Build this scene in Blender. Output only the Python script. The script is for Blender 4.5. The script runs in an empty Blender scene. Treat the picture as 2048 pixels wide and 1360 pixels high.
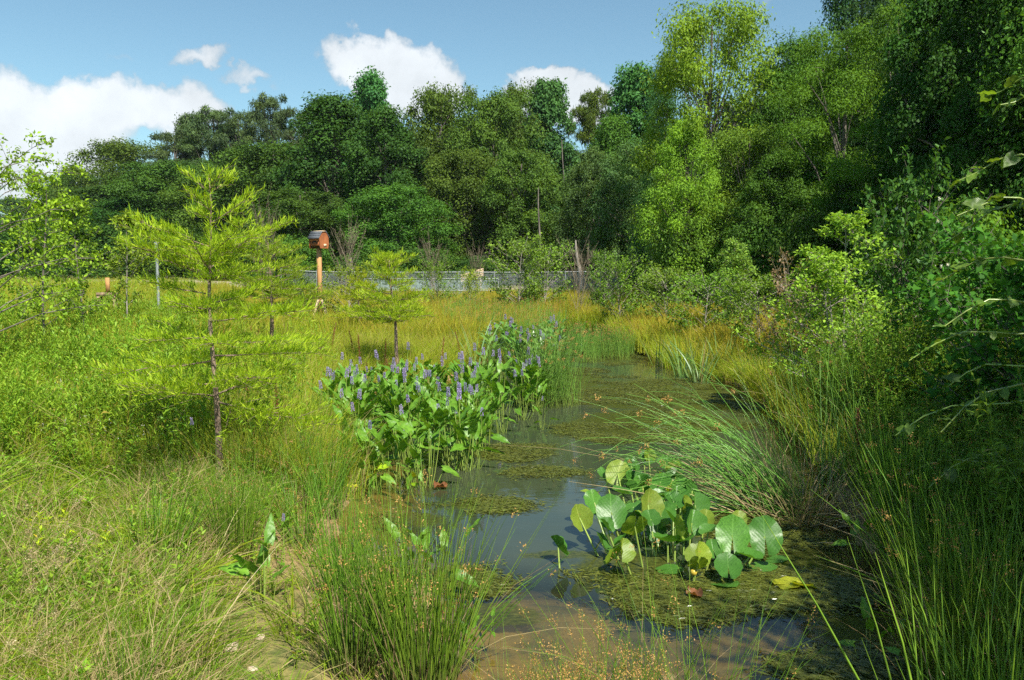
import bpy, math, random
import numpy as np
from mathutils import Vector, Matrix, Euler

# ------------------------------------------------------------------ camera, sky, sun, exposure
scene = bpy.context.scene
COL = scene.collection
PITCH = math.radians(5.0)
CAMZ = 2.2
FPX = 28.0 / 36.0 * 2048.0
cam_data = bpy.data.cameras.new("camera")
cam_data.lens = 28.0
cam_data.sensor_width = 36.0
cam_data.clip_start = 0.05
cam_data.clip_end = 5000.0
cam = bpy.data.objects.new("camera", cam_data)
COL.objects.link(cam)
cam.location = (0, 0, CAMZ)
cam.rotation_euler = (math.radians(90) - PITCH, 0, 0)
scene.camera = cam

SUN_EL = math.radians(52)
SUN_AZ = math.radians(150)          # measured from +Y towards +X
sun_dir = Vector((math.sin(SUN_AZ) * math.cos(SUN_EL), math.cos(SUN_AZ) * math.cos(SUN_EL), math.sin(SUN_EL)))
sd = bpy.data.lights.new("sun", 'SUN')
sd.energy = 5.0
sd.angle = math.radians(0.5)
sd.color = (1.0, 0.94, 0.84)
sun = bpy.data.objects.new("sun", sd)
COL.objects.link(sun)
sun.rotation_euler = sun_dir.to_track_quat('Z', 'Y').to_euler()

scene.view_settings.view_transform = 'Standard'
scene.view_settings.look = 'None'
scene.view_settings.gamma = 1.0
scene.view_settings.exposure = 0.75
scene.view_settings.use_curve_mapping = False
scene.render.engine = 'CYCLES'
cy = scene.cycles
cy.max_bounces = 4
cy.diffuse_bounces = 2
cy.glossy_bounces = 2
cy.transmission_bounces = 2
cy.transparent_max_bounces = 8
cy.use_adaptive_sampling = True
cy.adaptive_threshold = 0.02
cy.use_denoising = False
cy.caustics_reflective = False
cy.caustics_refractive = False


class NT:
    """small helper to write node trees"""
    def __init__(s, nt):
        s.nt = nt
        s.n = nt.nodes
        s.l = nt.links

    def node(s, typ, **kw):
        nd = s.n.new(typ)
        for k, v in kw.items():
            setattr(nd, k, v)
        return nd

    def put(s, sock, v):
        if hasattr(v, 'is_output') or isinstance(v, bpy.types.NodeSocket):
            s.l.new(v, sock)
        else:
            if isinstance(v, (tuple, list)) and len(v) == 3 and sock.type == 'RGBA':
                v = (*v, 1.0)
            sock.default_value = v

    def math(s, op, a, b=None, c=None, clamp=False):
        nd = s.node('ShaderNodeMath', operation=op, use_clamp=clamp)
        s.put(nd.inputs[0], a)
        if b is not None:
            s.put(nd.inputs[1], b)
        if c is not None:
            s.put(nd.inputs[2], c)
        return nd.outputs[0]

    def vmath(s, op, a, b=None, out=0):
        nd = s.node('ShaderNodeVectorMath', operation=op)
        s.put(nd.inputs[0], a)
        if b is not None:
            if op == 'SCALE':
                s.put(nd.inputs[3], b)
            else:
                s.put(nd.inputs[1], b)
        return nd.outputs['Value'] if op in ('DOT_PRODUCT', 'LENGTH') else nd.outputs[0]

    def mix(s, f, a, b, blend='MIX'):
        nd = s.node('ShaderNodeMix', data_type='RGBA', blend_type=blend)
        s.put(nd.inputs[0], f)
        s.put(nd.inputs[6], a)
        s.put(nd.inputs[7], b)
        return nd.outputs[2]

    def noise(s, vec, scale, detail=4, rough=0.55, dist=0.0, col=False):
        nd = s.node('ShaderNodeTexNoise')
        if vec is not None:
            s.l.new(vec, nd.inputs['Vector'])
        nd.inputs['Scale'].default_value = scale
        nd.inputs['Detail'].default_value = detail
        nd.inputs['Roughness'].default_value = rough
        nd.inputs['Distortion'].default_value = dist
        return nd.outputs['Color' if col else 'Fac']

    def ramp(s, f, a, b, x=0.0, y=1.0, smooth=True):
        nd = s.node('ShaderNodeMapRange', interpolation_type='SMOOTHSTEP' if smooth else 'LINEAR')
        s.put(nd.inputs[0], f)
        nd.inputs[1].default_value = a
        nd.inputs[2].default_value = b
        nd.inputs[3].default_value = x
        nd.inputs[4].default_value = y
        return nd.outputs[0]


def pix_dir(px, py):
    f = Vector((0, math.cos(PITCH), -math.sin(PITCH)))
    u = Vector((0, math.sin(PITCH), math.cos(PITCH)))
    return (f + Vector((1, 0, 0)) * ((px - 1024) / FPX) + u * ((680 - py) / FPX)).normalized()


# world: physical sky with cumulus clouds laid out by compass direction
world = bpy.data.worlds.new("World")
scene.world = world
world.use_nodes = True
W = NT(world.node_tree)
W.n.clear()
sky = W.node('ShaderNodeTexSky', sky_type='NISHITA')
sky.sun_disc = False
sky.sun_elevation = SUN_EL
sky.sun_rotation = SUN_AZ
sky.altitude = 200
sky.air_density = 1.0
sky.dust_density = 0.6
sky.ozone_density = 1.6
skyc = W.vmath('MULTIPLY', W.vmath('SCALE', sky.outputs[0], 0.090), (0.90, 1.08, 0.98))
tc = W.node('ShaderNodeTexCoord').outputs['Generated']
# billowing displacement of the lookup direction
w1 = W.noise(tc, 7.0, 6, 0.6, col=True)
w2 = W.noise(tc, 30.0, 5, 0.6, col=True)
off = W.vmath('ADD', W.vmath('SCALE', W.vmath('SUBTRACT', w1, (0.5, 0.5, 0.5)), 0.085),
              W.vmath('SCALE', W.vmath('SUBTRACT', w2, (0.5, 0.5, 0.5)), 0.042))
dvec = W.vmath('ADD', tc, off)
CLOUDS = [  # px, py, half width, half height, strength
    (60, 225, 200, 85, 1.15), (190, 205, 150, 70, 1.15), (310, 215, 130, 60, 1.05), (385, 225, 70, 36, 0.95), (110, 270, 150, 60, .8),
    (-120, 230, 160, 80, 1.0), (60, 300, 170, 50, 1.0), (150, 320, 70, 36, 0.9), (-60, 350, 160, 50, 0.9), (60, 390, 120, 20, .8),
    (400, 118, 62, 24, 0.62), (485, 158, 60, 20, 0.55), (255, 105, 40, 14, 0.30), (120, 90, 50, 12, 0.2),
    (730, 130, 95, 62, 1.1), (800, 135, 115, 72, 1.2), (875, 155, 62, 58, 1.0), (830, 195, 140, 55, 1.0),
    (1085, 172, 75, 42, 1.1), (1180, 195, 72, 46, 1.1), (1060, 200, 60, 40, .9), (1140, 235, 120, 40, 0.9),
    (1540, 8, 50, 12, 0.35),
    # elsewhere in the sky, outside the frame
    (2900, 100, 240, 80, 1.0), (3300, 260, 300, 70, 1.0), (-1300, 150, 300, 90, 1.0), (-2400, 250, 320, 80, 0.9),
    (1800, -900, 260, 90, 0.9), (300, -1100, 240, 70, 0.8),
]
dens = None
for (cx, cy_, rx, ry, st) in CLOUDS:
    c = pix_dir(cx, cy_)
    r = c.cross(Vector((0, 0, 1))).normalized()
    u = r.cross(c).normalized()
    k = FPX / c.y if abs(cx - 1024) < 1100 and cy_ > -500 else FPX
    k = FPX
    sxl = rx / k
    syl = ry / k
    a = W.vmath('DOT_PRODUCT', W.vmath('SUBTRACT', dvec, tuple(c)), tuple(r / sxl))
    b = W.vmath('DOT_PRODUCT', W.vmath('SUBTRACT', dvec, tuple(c)), tuple(u / syl))
    fr = W.vmath('DOT_PRODUCT', tc, tuple(c))
    q = W.math('ADD', W.math('MULTIPLY', a, a), W.math('MULTIPLY', b, b))
    blob = W.math('MULTIPLY', W.math('SUBTRACT', 1.0, q), st)
    blob = W.math('MULTIPLY', W.math('MAXIMUM', blob, 0.0), W.math('GREATER_THAN', fr, 0.0))
    dens = blob if dens is None else W.math('SMOOTH_MAX', dens, blob, 0.12)
fine = W.noise(tc, 20.0, 9, 0.72)
d2 = W.math('ADD', dens, W.math('MULTIPLY', W.math('SUBTRACT', fine, 0.5), 0.55))
d2 = W.math('MULTIPLY', d2, W.ramp(dens, 0.0, 0.45))
alpha = W.ramp(d2, 0.05, 0.75, 0.0, 0.96)
shade = W.noise(tc, 11.0, 6, 0.6)
lum = W.math('ADD', W.ramp(d2, 0.1, 0.8, 0.38, 0.60), W.math('MULTIPLY', W.math('SUBTRACT', shade, 0.5), 0.42))
ccol = W.vmath('SCALE', (0.90, 0.955, 1.0), lum)
hazec = W.ramp(W.node('ShaderNodeSeparateXYZ').outputs[2], 0, 1)
final = W.mix(alpha, skyc, ccol)
bg = W.node('ShaderNodeBackground')
W.l.new(final, bg.inputs[0])
bg.inputs[1].default_value = 1.0
wo = W.node('ShaderNodeOutputWorld')
W.l.new(bg.outputs[0], wo.inputs[0])

# ------------------------------------------------------------------ helpers
rng = np.random.default_rng(7)
random.seed(7)


def hit(px, py, z=0.0):
    d = pix_dir(px, py)
    t = (z - CAMZ) / d.z
    return d.x * t, d.y * t


def atY(px, py, Y):
    d = pix_dir(px, py)
    t = Y / d.y
    return d.x * t, Y, CAMZ + d.z * t


def topix(x, y, z):
    """world points to photo pixels (numpy), used only to decide where plants of a zone grow"""
    dz = z - CAMZ
    c, s = math.cos(PITCH), math.sin(PITCH)
    dep = y * c - dz * s
    up = y * s + dz * c
    return 1024 + FPX * x / dep, 680 - FPX * up / dep


def tag(o, label=None, cat=None, group=None, kind=None):
    if label: o['label'] = label
    if cat: o['category'] = cat
    if group: o['group'] = group
    if kind: o['kind'] = kind
    return o


def empty(name, loc=(0, 0, 0), rz=0.0, sc=None):
    o = bpy.data.objects.new(name, None)
    o.empty_display_size = 0.1
    COL.objects.link(o)
    o.location = loc
    o.rotation_euler = (0, 0, rz)
    if sc is not None: o.scale = sc if hasattr(sc, '__len__') else (sc, sc, sc)
    return o


def link(name, me, parent=None, loc=None, rot=None, sc=None, color=None):
    o = bpy.data.objects.new(name, me)
    COL.objects.link(o)
    if parent is not None: o.parent = parent
    if loc is not None: o.location = loc
    if rot is not None: o.rotation_euler = rot
    if sc is not None: o.scale = sc if hasattr(sc, '__len__') else (sc, sc, sc)
    if color is not None: o.color = (*color, 1.0)
    return o


class G:
    """collects polygons as arrays; every vertex carries v (random) and t (along the piece)"""
    def __init__(s):
        s.V, s.F, s.A, s.T, s.M = [], [], [], [], []
        s.n = 0

    def add(s, V, F, v=0.5, t=0.5, mi=0):
        V = np.asarray(V, float).reshape(-1, 3)
        F = np.asarray(F, int)
        s.V.append(V)
        s.F.append((F + s.n, mi))
        s.A.append(np.broadcast_to(np.asarray(v, float), (len(V),)).copy())
        s.T.append(np.broadcast_to(np.asarray(t, float), (len(V),)).copy())
        s.n += len(V)
        return s

    def mesh(s, name, mats, smooth=False):
        me = bpy.data.meshes.new(name)
        V = np.concatenate(s.V)
        cnt = [np.full(len(f), f.shape[1]) for f, m in s.F]
        mi = np.concatenate([np.full(len(f), m) for f, m in s.F])
        cnt = np.concatenate(cnt)
        li = np.concatenate([f.ravel() for f, m in s.F])
        me.vertices.add(len(V))
        me.vertices.foreach_set('co', V.ravel().astype(np.float32))
        me.loops.add(len(li))
        me.loops.foreach_set('vertex_index', li.astype(np.int32))
        me.polygons.add(len(cnt))
        st = np.concatenate([[0], np.cumsum(cnt)[:-1]])
        me.polygons.foreach_set('loop_start', st.astype(np.int32))
        me.polygons.foreach_set('material_index', mi.astype(np.int32))
        if smooth:
            me.polygons.foreach_set('use_smooth', np.ones(len(cnt), bool))
        for nm, arr in (('v', s.A), ('t', s.T)):
            at = me.attributes.new(nm, 'FLOAT', 'POINT')
            at.data.foreach_set('value', np.concatenate(arr).astype(np.float32))
        for m in (mats if isinstance(mats, (list, tuple)) else [mats]):
            me.materials.append(m)
        me.update()
        me.validate()
        return me


def unit(a):
    return a / np.maximum(np.linalg.norm(a, axis=-1, keepdims=True), 1e-9)


def sweep(g, P, R, sides=3, v=None, mi=0, ax=None, cap=False):
    """P (N,K,3) paths, R (N,K) radii; sides 2 gives a ribbon, more give a tube"""
    P = np.asarray(P, float)
    N, K, _ = P.shape
    R = np.broadcast_to(np.asarray(R, float), (N, K))
    T = unit(np.gradient(P, axis=1))
    if ax is None:
        a = rng.uniform(0, 2 * np.pi, N)
        ax = np.stack([np.cos(a), np.sin(a), np.zeros(N)], -1)
    ax = np.broadcast_to(ax, (N, 3))
    A = unit(np.cross(T, ax[:, None, :] + 1e-4))
    B = np.cross(T, A)
    if sides == 2:
        ring = np.stack([P - A * R[..., None], P + A * R[..., None]], 2)
    else:
        th = np.arange(sides) * 2 * np.pi / sides
        ring = P[:, :, None, :] + R[:, :, None, None] * (A[:, :, None, :] * np.cos(th)[None, None, :, None] + B[:, :, None, :] * np.sin(th)[None, None, :, None])
    V = ring.reshape(-1, 3)
    base = (np.arange(N) * K * sides)[:, None, None]
    k = (np.arange(K - 1) * sides)[None, :, None]
    if sides == 2:
        j = np.array([0]); jn = np.array([1])
    else:
        j = np.arange(sides); jn = (j + 1) % sides
    j = j[None, None, :]; jn = jn[None, None, :]
    F = np.stack([base + k + j, base + k + jn, base + k + sides + jn, base + k + sides + j], -1).reshape(-1, 4)
    if v is None: v = rng.random(N)
    v = np.broadcast_to(v, (N,))
    t = np.broadcast_to(np.linspace(0, 1, K)[None, :, None], (N, K, sides)).ravel()
    g.add(V, F, np.repeat(v, K * sides), t, mi)


def leaves(g, C, D, Nn, L, Wd, v=None, droop=0.15, mi=0, fold=0.25):
    """rhombic leaves from base C along D, face normal Nn"""
    N = len(C)
    D = unit(D)
    S = unit(np.cross(D, Nn))
    Nn = np.cross(S, D)
    L = np.broadcast_to(L, (N,))[:, None]
    Wd = np.broadcast_to(Wd, (N,))[:, None]
    a = C
    b = C + D * L * 0.42 + S * Wd * 0.5 + Nn * Wd * fold * .5
    d = C + D * L * 0.42 - S * Wd * 0.5 + Nn * Wd * fold * .5
    c = C + D * L - Nn * L * droop
    V = np.stack([a, b, c, d], 1).reshape(-1, 3)
    i = (np.arange(N) * 4)[:, None]
    F = np.concatenate([i, i + 1, i + 2, i + 3], 1)
    if v is None: v = rng.random(N)
    g.add(V, F, np.repeat(v, 4), np.tile([0, .5, 1, .5], N), mi)


def rdir(n):
    return unit(rng.normal(size=(n, 3)))


def box(g, x0, x1, y0, y1, z0, z1, mi=0, v=0.5, mat=None):
    V = np.array([(x, y, z) for x in (x0, x1) for y in (y0, y1) for z in (z0, z1)], float)
    if mat is not None:
        V = np.array([tuple(mat @ Vector(p)) for p in V])
    F = [(0, 1, 3, 2), (4, 6, 7, 5), (0, 4, 5, 1), (2, 3, 7, 6), (0, 2, 6, 4), (1, 5, 7, 3)]
    g.add(V, F, v, .5, mi)
    return g


# ------------------------------------------------------------------ materials
def new_mat(name):
    m = bpy.data.materials.new(name)
    m.use_nodes = True
    t = NT(m.node_tree)
    t.n.clear()
    return m, t


def out(t, sh):
    o = t.node('ShaderNodeOutputMaterial')
    t.l.new(sh, o.inputs[0])


def leaf_mat(name, c1, c2, dry=None, dry_at=0.92, trans=0.35, gloss=0.06, rough=0.45, use_obj=False, patch=0.0,
             patchcol=None, patchscale=0.3, tipcol=None, tip=(0.6, 1.0), basecol=None, tipamt=0.8):
    """leaf shader: hue varies leaf by leaf (attribute v), dry leaves above dry_at, tips may be another colour"""
    m, t = new_mat(name)
    at = t.node('ShaderNodeAttribute', attribute_name='v').outputs['Fac']
    tt = t.node('ShaderNodeAttribute', attribute_name='t').outputs['Fac']
    oi = t.node('ShaderNodeObjectInfo')
    col = t.mix(at, c1, c2)
    if patchcol is not None:
        pos = t.node('ShaderNodeNewGeometry').outputs['Position']
        pn = t.noise(pos, patchscale, 3, 0.6)
        col = t.mix(t.ramp(pn, 0.45, 0.62, 0, patch), col, patchcol)
    if basecol is not None:
        col = t.mix(t.ramp(tt, 0.0, 0.35, 0.8, 0.0), col, basecol)
    if tipcol is not None:
        tf = t.math('MULTIPLY', t.ramp(tt, tip[0], tip[1], 0, tipamt), t.ramp(oi.outputs['Random'], 0.1, 0.8, 0.35, 1.0))
        col = t.mix(tf, col, tipcol)
    if dry is not None:
        col = t.mix(t.math('GREATER_THAN', at, dry_at), col, dry)
    if use_obj:
        col = t.mix(1.0, col, oi.outputs['Color'], 'MULTIPLY')
    # small value change plant by plant
    hv = t.node('ShaderNodeHueSaturation')
    t.put(hv.inputs['Hue'], t.ramp(oi.outputs['Random'], 0, 1, 0.487, 0.512, smooth=False))
    t.put(hv.inputs['Value'], t.ramp(oi.outputs['Random'], 0, 1, 0.86, 1.14, smooth=False))
    t.l.new(col, hv.inputs['Color'])
    col = hv.outputs[0]
    dif = t.node('ShaderNodeBsdfDiffuse')
    t.l.new(col, dif.inputs[0])
    tr = t.node('ShaderNodeBsdfTranslucent')
    t.l.new(t.mix(1.0, col, (1.5, 1.35, 0.55), 'MULTIPLY'), tr.inputs[0])
    ms = t.node('ShaderNodeMixShader')
    ms.inputs[0].default_value = trans
    t.l.new(dif.outputs[0], ms.inputs[1])
    t.l.new(tr.outputs[0], ms.inputs[2])
    gl = t.node('ShaderNodeBsdfGlossy')
    gl.inputs['Roughness'].default_value = rough
    gl.inputs[0].default_value = (.9, .95, 1, 1)
    fs = t.node('ShaderNodeFresnel')
    fs.inputs[0].default_value = 1.35
    m2 = t.node('ShaderNodeMixShader')
    t.l.new(t.math('ADD', t.math('MULTIPLY', fs.outputs[0], gloss * 4, clamp=True), gloss * 0.4), m2.inputs[0])
    t.l.new(ms.outputs[0], m2.inputs[1])
    t.l.new(gl.outputs[0], m2.inputs[2])
    out(t, m2.outputs[0])
    return m


def bark_mat(name, c1, c2, scale=6.0, stretch=(1, 1, 0.25), bump=0.3):
    m, t = new_mat(name)
    tc = t.node('ShaderNodeTexCoord').outputs['Object']
    mp = t.node('ShaderNodeMapping')
    mp.inputs['Scale'].default_value = stretch
    t.l.new(tc, mp.inputs[0])
    n = t.noise(mp.outputs[0], scale, 6, 0.65)
    n2 = t.noise(tc, scale * 0.3, 3)
    col = t.mix(t.ramp(n, .35, .65), c1, c2)
    col = t.mix(t.ramp(n2, .4, .7, 0, .5), col, tuple(x * .55 for x in c1))
    b = t.node('ShaderNodeBsdfPrincipled')
    t.l.new(col, b.inputs['Base Color'])
    b.inputs['Roughness'].default_value = 0.9
    bp = t.node('ShaderNodeBump')
    bp.inputs['Strength'].default_value = bump
    bp.inputs['Distance'].default_value = 0.01
    t.l.new(n, bp.inputs['Height'])
    t.l.new(bp.outputs[0], b.inputs['Normal'])
    out(t, b.outputs[0])
    return m


def plain_mat(name, col, rough=0.7, metal=0.0, noise=8.0, amt=0.25, stretch=(1, 1, 1)):
    m, t = new_mat(name)
    tc = t.node('ShaderNodeTexCoord').outputs['Object']
    mp = t.node('ShaderNodeMapping')
    mp.inputs['Scale'].default_value = stretch
    t.l.new(tc, mp.inputs[0])
    n = t.noise(mp.outputs[0], noise, 5, 0.6)
    c = t.mix(t.ramp(n, .3, .7), tuple(x * (1 - amt) for x in col), tuple(min(1, x * (1 + amt)) for x in col))
    b = t.node('ShaderNodeBsdfPrincipled')
    t.l.new(c, b.inputs['Base Color'])
    b.inputs['Roughness'].default_value = rough
    b.inputs['Metallic'].default_value = metal
    out(t, b.outputs[0])
    return m


M = {}
# crowns: colour multiplied by the object's own colour
M['crown'] = leaf_mat('tree_leaves', (0.62, 0.70, 0.75), (1.3, 1.25, 0.85), use_obj=True, trans=0.30, gloss=0.010, rough=.5)
M['bark'] = bark_mat('grey_bark', (0.10, 0.085, 0.07), (0.21, 0.18, 0.15))
M['bark_pale'] = bark_mat('pale_bark', (0.22, 0.19, 0.16), (0.42, 0.38, 0.33), 14)
M['bark_cypress'] = bark_mat('cypress_bark', (0.13, 0.085, 0.06), (0.34, 0.25, 0.18), 22, (1, 1, .18), .6)
M['cypress'] = leaf_mat('cypress_needles', (0.20, 0.34, 0.015), (0.46, 0.56, 0.035), use_obj=True, trans=.42, gloss=.01)
M['grass'] = leaf_mat('fine_grass', (0.13, 0.26, 0.012), (0.40, 0.48, 0.035), dry=(0.50, 0.40, 0.20), dry_at=.81, trans=.4, gloss=.012,
                      patchcol=(0.11, 0.24, 0.02), patch=.7, patchscale=.9)
M['meadow'] = leaf_mat('meadow_grass', (0.25, 0.38, 0.022), (0.46, 0.51, 0.045), dry=(0.46, 0.36, 0.15), dry_at=.92, trans=.45, gloss=.010,
                       patchcol=(0.36, 0.38, 0.05), patch=.5, patchscale=.35)
M['rusty'] = leaf_mat('rusty_topped_grass', (0.25, 0.34, 0.025), (0.40, 0.43, 0.045), trans=.4, gloss=.008,
                      tipcol=(0.52, 0.27, 0.06), tip=(.45, .95), tipamt=.62)
M['rush'] = leaf_mat('rush_stems', (0.065, 0.17, 0.012), (0.23, 0.40, 0.035), dry=(0.42, 0.32, 0.16), dry_at=.93, trans=.2, gloss=.05, rough=.35,
                     basecol=(0.20, 0.17, 0.07))
M['bulrush'] = leaf_mat('bulrush_stems', (0.11, 0.26, 0.035), (0.24, 0.44, 0.07), trans=.2, gloss=.06, rough=.3,
                        basecol=(0.25, 0.25, 0.06))
M['straw'] = leaf_mat('dead_stems', (0.30, 0.22, 0.10), (0.50, 0.40, 0.20), trans=.15, gloss=.06)
M['seed'] = leaf_mat('brown_seed_heads', (0.34, 0.17, 0.05), (0.50, 0.29, 0.10), trans=.2, gloss=.02)
M['dock'] = leaf_mat('dock_seeds', (0.16, 0.055, 0.025), (0.28, 0.11, 0.05), trans=.1, gloss=.02)
M['weed'] = leaf_mat('weed_leaves', (0.11, 0.25, 0.015), (0.31, 0.46, 0.04), dry=(0.38, 0.34, 0.06), dry_at=.96, trans=.38, gloss=.02, use_obj=True)
M['scrub'] = leaf_mat('scrub_leaves', (0.075, 0.175, 0.014), (0.21, 0.36, 0.035), dry=(0.32, 0.27, 0.08), dry_at=.95, trans=.38, gloss=.02)
M['petal'] = leaf_mat('violet_florets', (0.28, 0.24, 0.50), (0.50, 0.44, 0.74), trans=.25, gloss=.02)
M['white_flower'] = leaf_mat('white_flowers', (0.7, 0.7, 0.66), (0.85, 0.85, 0.8), trans=.3, gloss=.02)
M['twig'] = leaf_mat('bare_twigs', (0.15, 0.12, 0.085), (0.26, 0.21, 0.15), trans=.0, gloss=.02)
M['algae'] = leaf_mat('pondweed', (0.050, 0.070, 0.010), (0.17, 0.19, 0.030), trans=.3, gloss=.08, rough=.3)


def broadleaf_mat(name, c1, c2, vein, rough=.33, trans=.3, spot=None):
    """big leaves: pale midrib and side veins from the leaf's own coordinates (u across, t along)"""
    m, t = new_mat(name)
    oi = t.node('ShaderNodeObjectInfo')
    u = t.node('ShaderNodeAttribute', attribute_name='v').outputs['Fac']
    tt = t.node('ShaderNodeAttribute', attribute_name='t').outputs['Fac']
    pos = t.node('ShaderNodeTexCoord').outputs['Object']
    n = t.noise(pos, 22, 4, .6)
    col = t.mix(oi.outputs['Random'], c1, c2)
    col = t.mix(t.ramp(n, .35, .65, 0, .7), col, tuple(x * .7 for x in c1))
    au = t.math('ABSOLUTE', t.math('SUBTRACT', u, .5))
    mid = t.ramp(au, 0.0, 0.03, .55, 0)
    ln = t.math('SINE', t.math('MULTIPLY', t.math('SUBTRACT', tt, t.math('MULTIPLY', au, .9)), 62))
    col = t.mix(t.ramp(ln, .80, 1.0, 0, .14), col, vein)
    col = t.mix(mid, col, vein)
    if spot is not None:
        s = t.noise(pos, 11, 3, .7)
        col = t.mix(t.math('MULTIPLY', t.ramp(s, .62, .70), t.ramp(oi.outputs['Random'], .3, .9)), col, spot)
    col = t.mix(1.0, col, oi.outputs['Color'], 'MULTIPLY')
    b = t.node('ShaderNodeBsdfPrincipled')
    t.l.new(col, b.inputs['Base Color'])
    b.inputs['Roughness'].default_value = rough
    b.inputs['Specular IOR Level'].default_value = .38
    bp = t.node('ShaderNodeBump')
    bp.inputs['Strength'].default_value = .25
    bp.inputs['Distance'].default_value = .002
    t.l.new(t.math('ADD', t.math('MULTIPLY', ln, .35), t.math('MULTIPLY', n, 2.0)), bp.inputs['Height'])
    t.l.new(bp.outputs[0], b.inputs['Normal'])
    tr = t.node('ShaderNodeBsdfTranslucent')
    t.l.new(t.mix(1.0, col, (1.7, 1.5, .5), 'MULTIPLY'), tr.inputs[0])
    ms = t.node('ShaderNodeMixShader')
    ms.inputs[0].default_value = trans
    t.l.new(b.outputs[0], ms.inputs[1])
    t.l.new(tr.outputs[0], ms.inputs[2])
    out(t, ms.outputs[0])
    return m


M['pickerel'] = broadleaf_mat('pickerelweed_leaf', (0.105, 0.26, 0.018), (0.20, 0.40, 0.035), (0.25, 0.42, 0.09), rough=.38, spot=(0.42, 0.25, .05))
M['lily'] = broadleaf_mat('lily_leaf', (0.065, 0.20, 0.025), (0.11, 0.28, 0.04), (0.18, 0.38, 0.08), rough=.36, trans=.36)
M['lily_back'] = broadleaf_mat('lily_leaf_pale', (0.20, 0.31, 0.03), (0.31, 0.41, 0.05), (0.45, 0.5, 0.12), rough=.4, trans=.4, spot=(.40, .24, .05))
M['stalk'] = leaf_mat('green_stalk', (0.20, 0.30, 0.05), (0.32, 0.42, 0.08), trans=.15, gloss=.12, rough=.3)
M['vine'] = broadleaf_mat('sapling_leaf', (0.10, 0.20, 0.03), (0.19, 0.31, 0.045), (0.30, 0.40, 0.12), rough=.4, trans=.42)

# ------------------------------------------------------------------ terrain
POND_PX = [(700, 1600), (850, 1420), (885, 1350), (862, 1290), (890, 1230), (870, 1170), (790, 1125), (700, 1112), (655, 1085), (665, 1035),
           (705, 1000), (690, 960), (655, 890), (650, 840), (700, 800), (780, 775), (880, 765), (960, 735), (1010, 700), (1060, 675), (1130, 660),
           (1200, 664), (1245, 680), (1290, 708), (1340, 738), (1420, 757), (1490, 777), (1530, 800), (1565, 840), (1610, 890),
           (1660, 950), (1700, 1040), (1760, 1120), (1830, 1230), (1890, 1360), (2000, 1600)]
POND = np.array([hit(px, py, 0) for px, py in POND_PX])


def vnoise(x, y, s, seed=0):
    x = np.asarray(x) / s; y = np.asarray(y) / s
    xi = np.floor(x).astype(np.int64); yi = np.floor(y).astype(np.int64)
    fx = x - xi; fy = y - yi
    fx = fx * fx * (3 - 2 * fx); fy = fy * fy * (3 - 2 * fy)

    def h(a, b):
        n = (a * 374761393 + b * 668265263 + seed * 974634777) & 0xffffffff
        n = ((n ^ (n >> 13)) * 1274126177) & 0xffffffff
        return ((n ^ (n >> 16)) & 0xffff) / 65535.0
    return (h(xi, yi) * (1 - fx) + h(xi + 1, yi) * fx) * (1 - fy) + (h(xi, yi + 1) * (1 - fx) + h(xi + 1, yi + 1) * fx) * fy


def fbm(x, y, s, seed=0, o=3):
    r = 0; a = .5; tot = 0
    for i in range(o):
        r = r + a * vnoise(x, y, s / 2 ** i, seed + i); tot += a; a *= .5
    return r / tot


def pond_sd(x, y):
    """signed distance to the pond outline, negative in the water"""
    x = np.asarray(x, float); y = np.asarray(y, float)
    sh = x.shape
    x = x.ravel(); y = y.ravel()
    d = np.full(x.shape, 1e9); ins = np.zeros(x.shape, bool)
    n = len(POND)
    for i in range(n):
        ax, ay = POND[i]; bx, by = POND[(i + 1) % n]
        ex, ey = bx - ax, by - ay
        tt = np.clip(((x - ax) * ex + (y - ay) * ey) / (ex * ex + ey * ey), 0, 1)
        d = np.minimum(d, np.hypot(x - ax - tt * ex, y - ay - tt * ey))
        c = (ay > y) != (by > y)
        with np.errstate(divide='ignore', invalid='ignore'):
            c &= x < ex * (y - ay) / (ey if ey != 0 else 1e-12) + ax
        ins ^= c
    return np.where(ins, -d, d).reshape(sh)


def sst(x, a, b):
    q = np.clip((x - a) / (b - a), 0, 1)
    return q * q * (3 - 2 * q)


def gz(x, y):
    x = np.asarray(x, float); y = np.asarray(y, float)
    sdv = pond_sd(x, y) + (fbm(x, y, .7, 5) - .5) * .35
    o = np.maximum(sdv, 0); i = np.maximum(-sdv, 0)
    land = 0.005 + 0.10 * (1 - np.exp(-o / .45)) + .18 * (1 - np.exp(-o / 3.0)) + (fbm(x, y, 1.3, 9) - .5) * .07 * sst(o, 0, .6)
    land = land + (fbm(x, y, 14, 3) - .5) * .5 * sst(y, 30, 50)
    land = land + .45 * sst(y, 46, 60) + 9.0 * sst(y, 75, 190) + 2.0 * sst(x - 0.35 * y, 4, 30) * sst(y, 10, 30)
    land = land + .5 * sst(-x, 10, 20) * sst(y, 18, 34) + .30 * sst(y, 31, 44)
    shelf = .30 + .70 * sst(y, 4.9, 6.4)
    shelf = np.minimum(shelf, .25 + .75 * sst(x, -1.4, -.2) + .75 * sst(y, 9, 11))
    bed = -0.5 * (1 - np.exp(-i / .8)) * shelf + (fbm(x, y, .5, 12) - .5) * .03
    bed = np.where(i > 0.02, np.minimum(bed, -0.006), bed)
    return np.where(sdv > 0, land, bed)


def axis(lo, hi, c, d0, grow):
    pts = [c]; s = d0
    while pts[-1] < hi:
        pts.append(pts[-1] + s); s = min(s * grow, 25)
    left = []; s = d0; q = c
    while q > lo:
        q -= s; left.append(q); s = min(s * grow, 25)
    return np.array(left[::-1] + pts)


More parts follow.
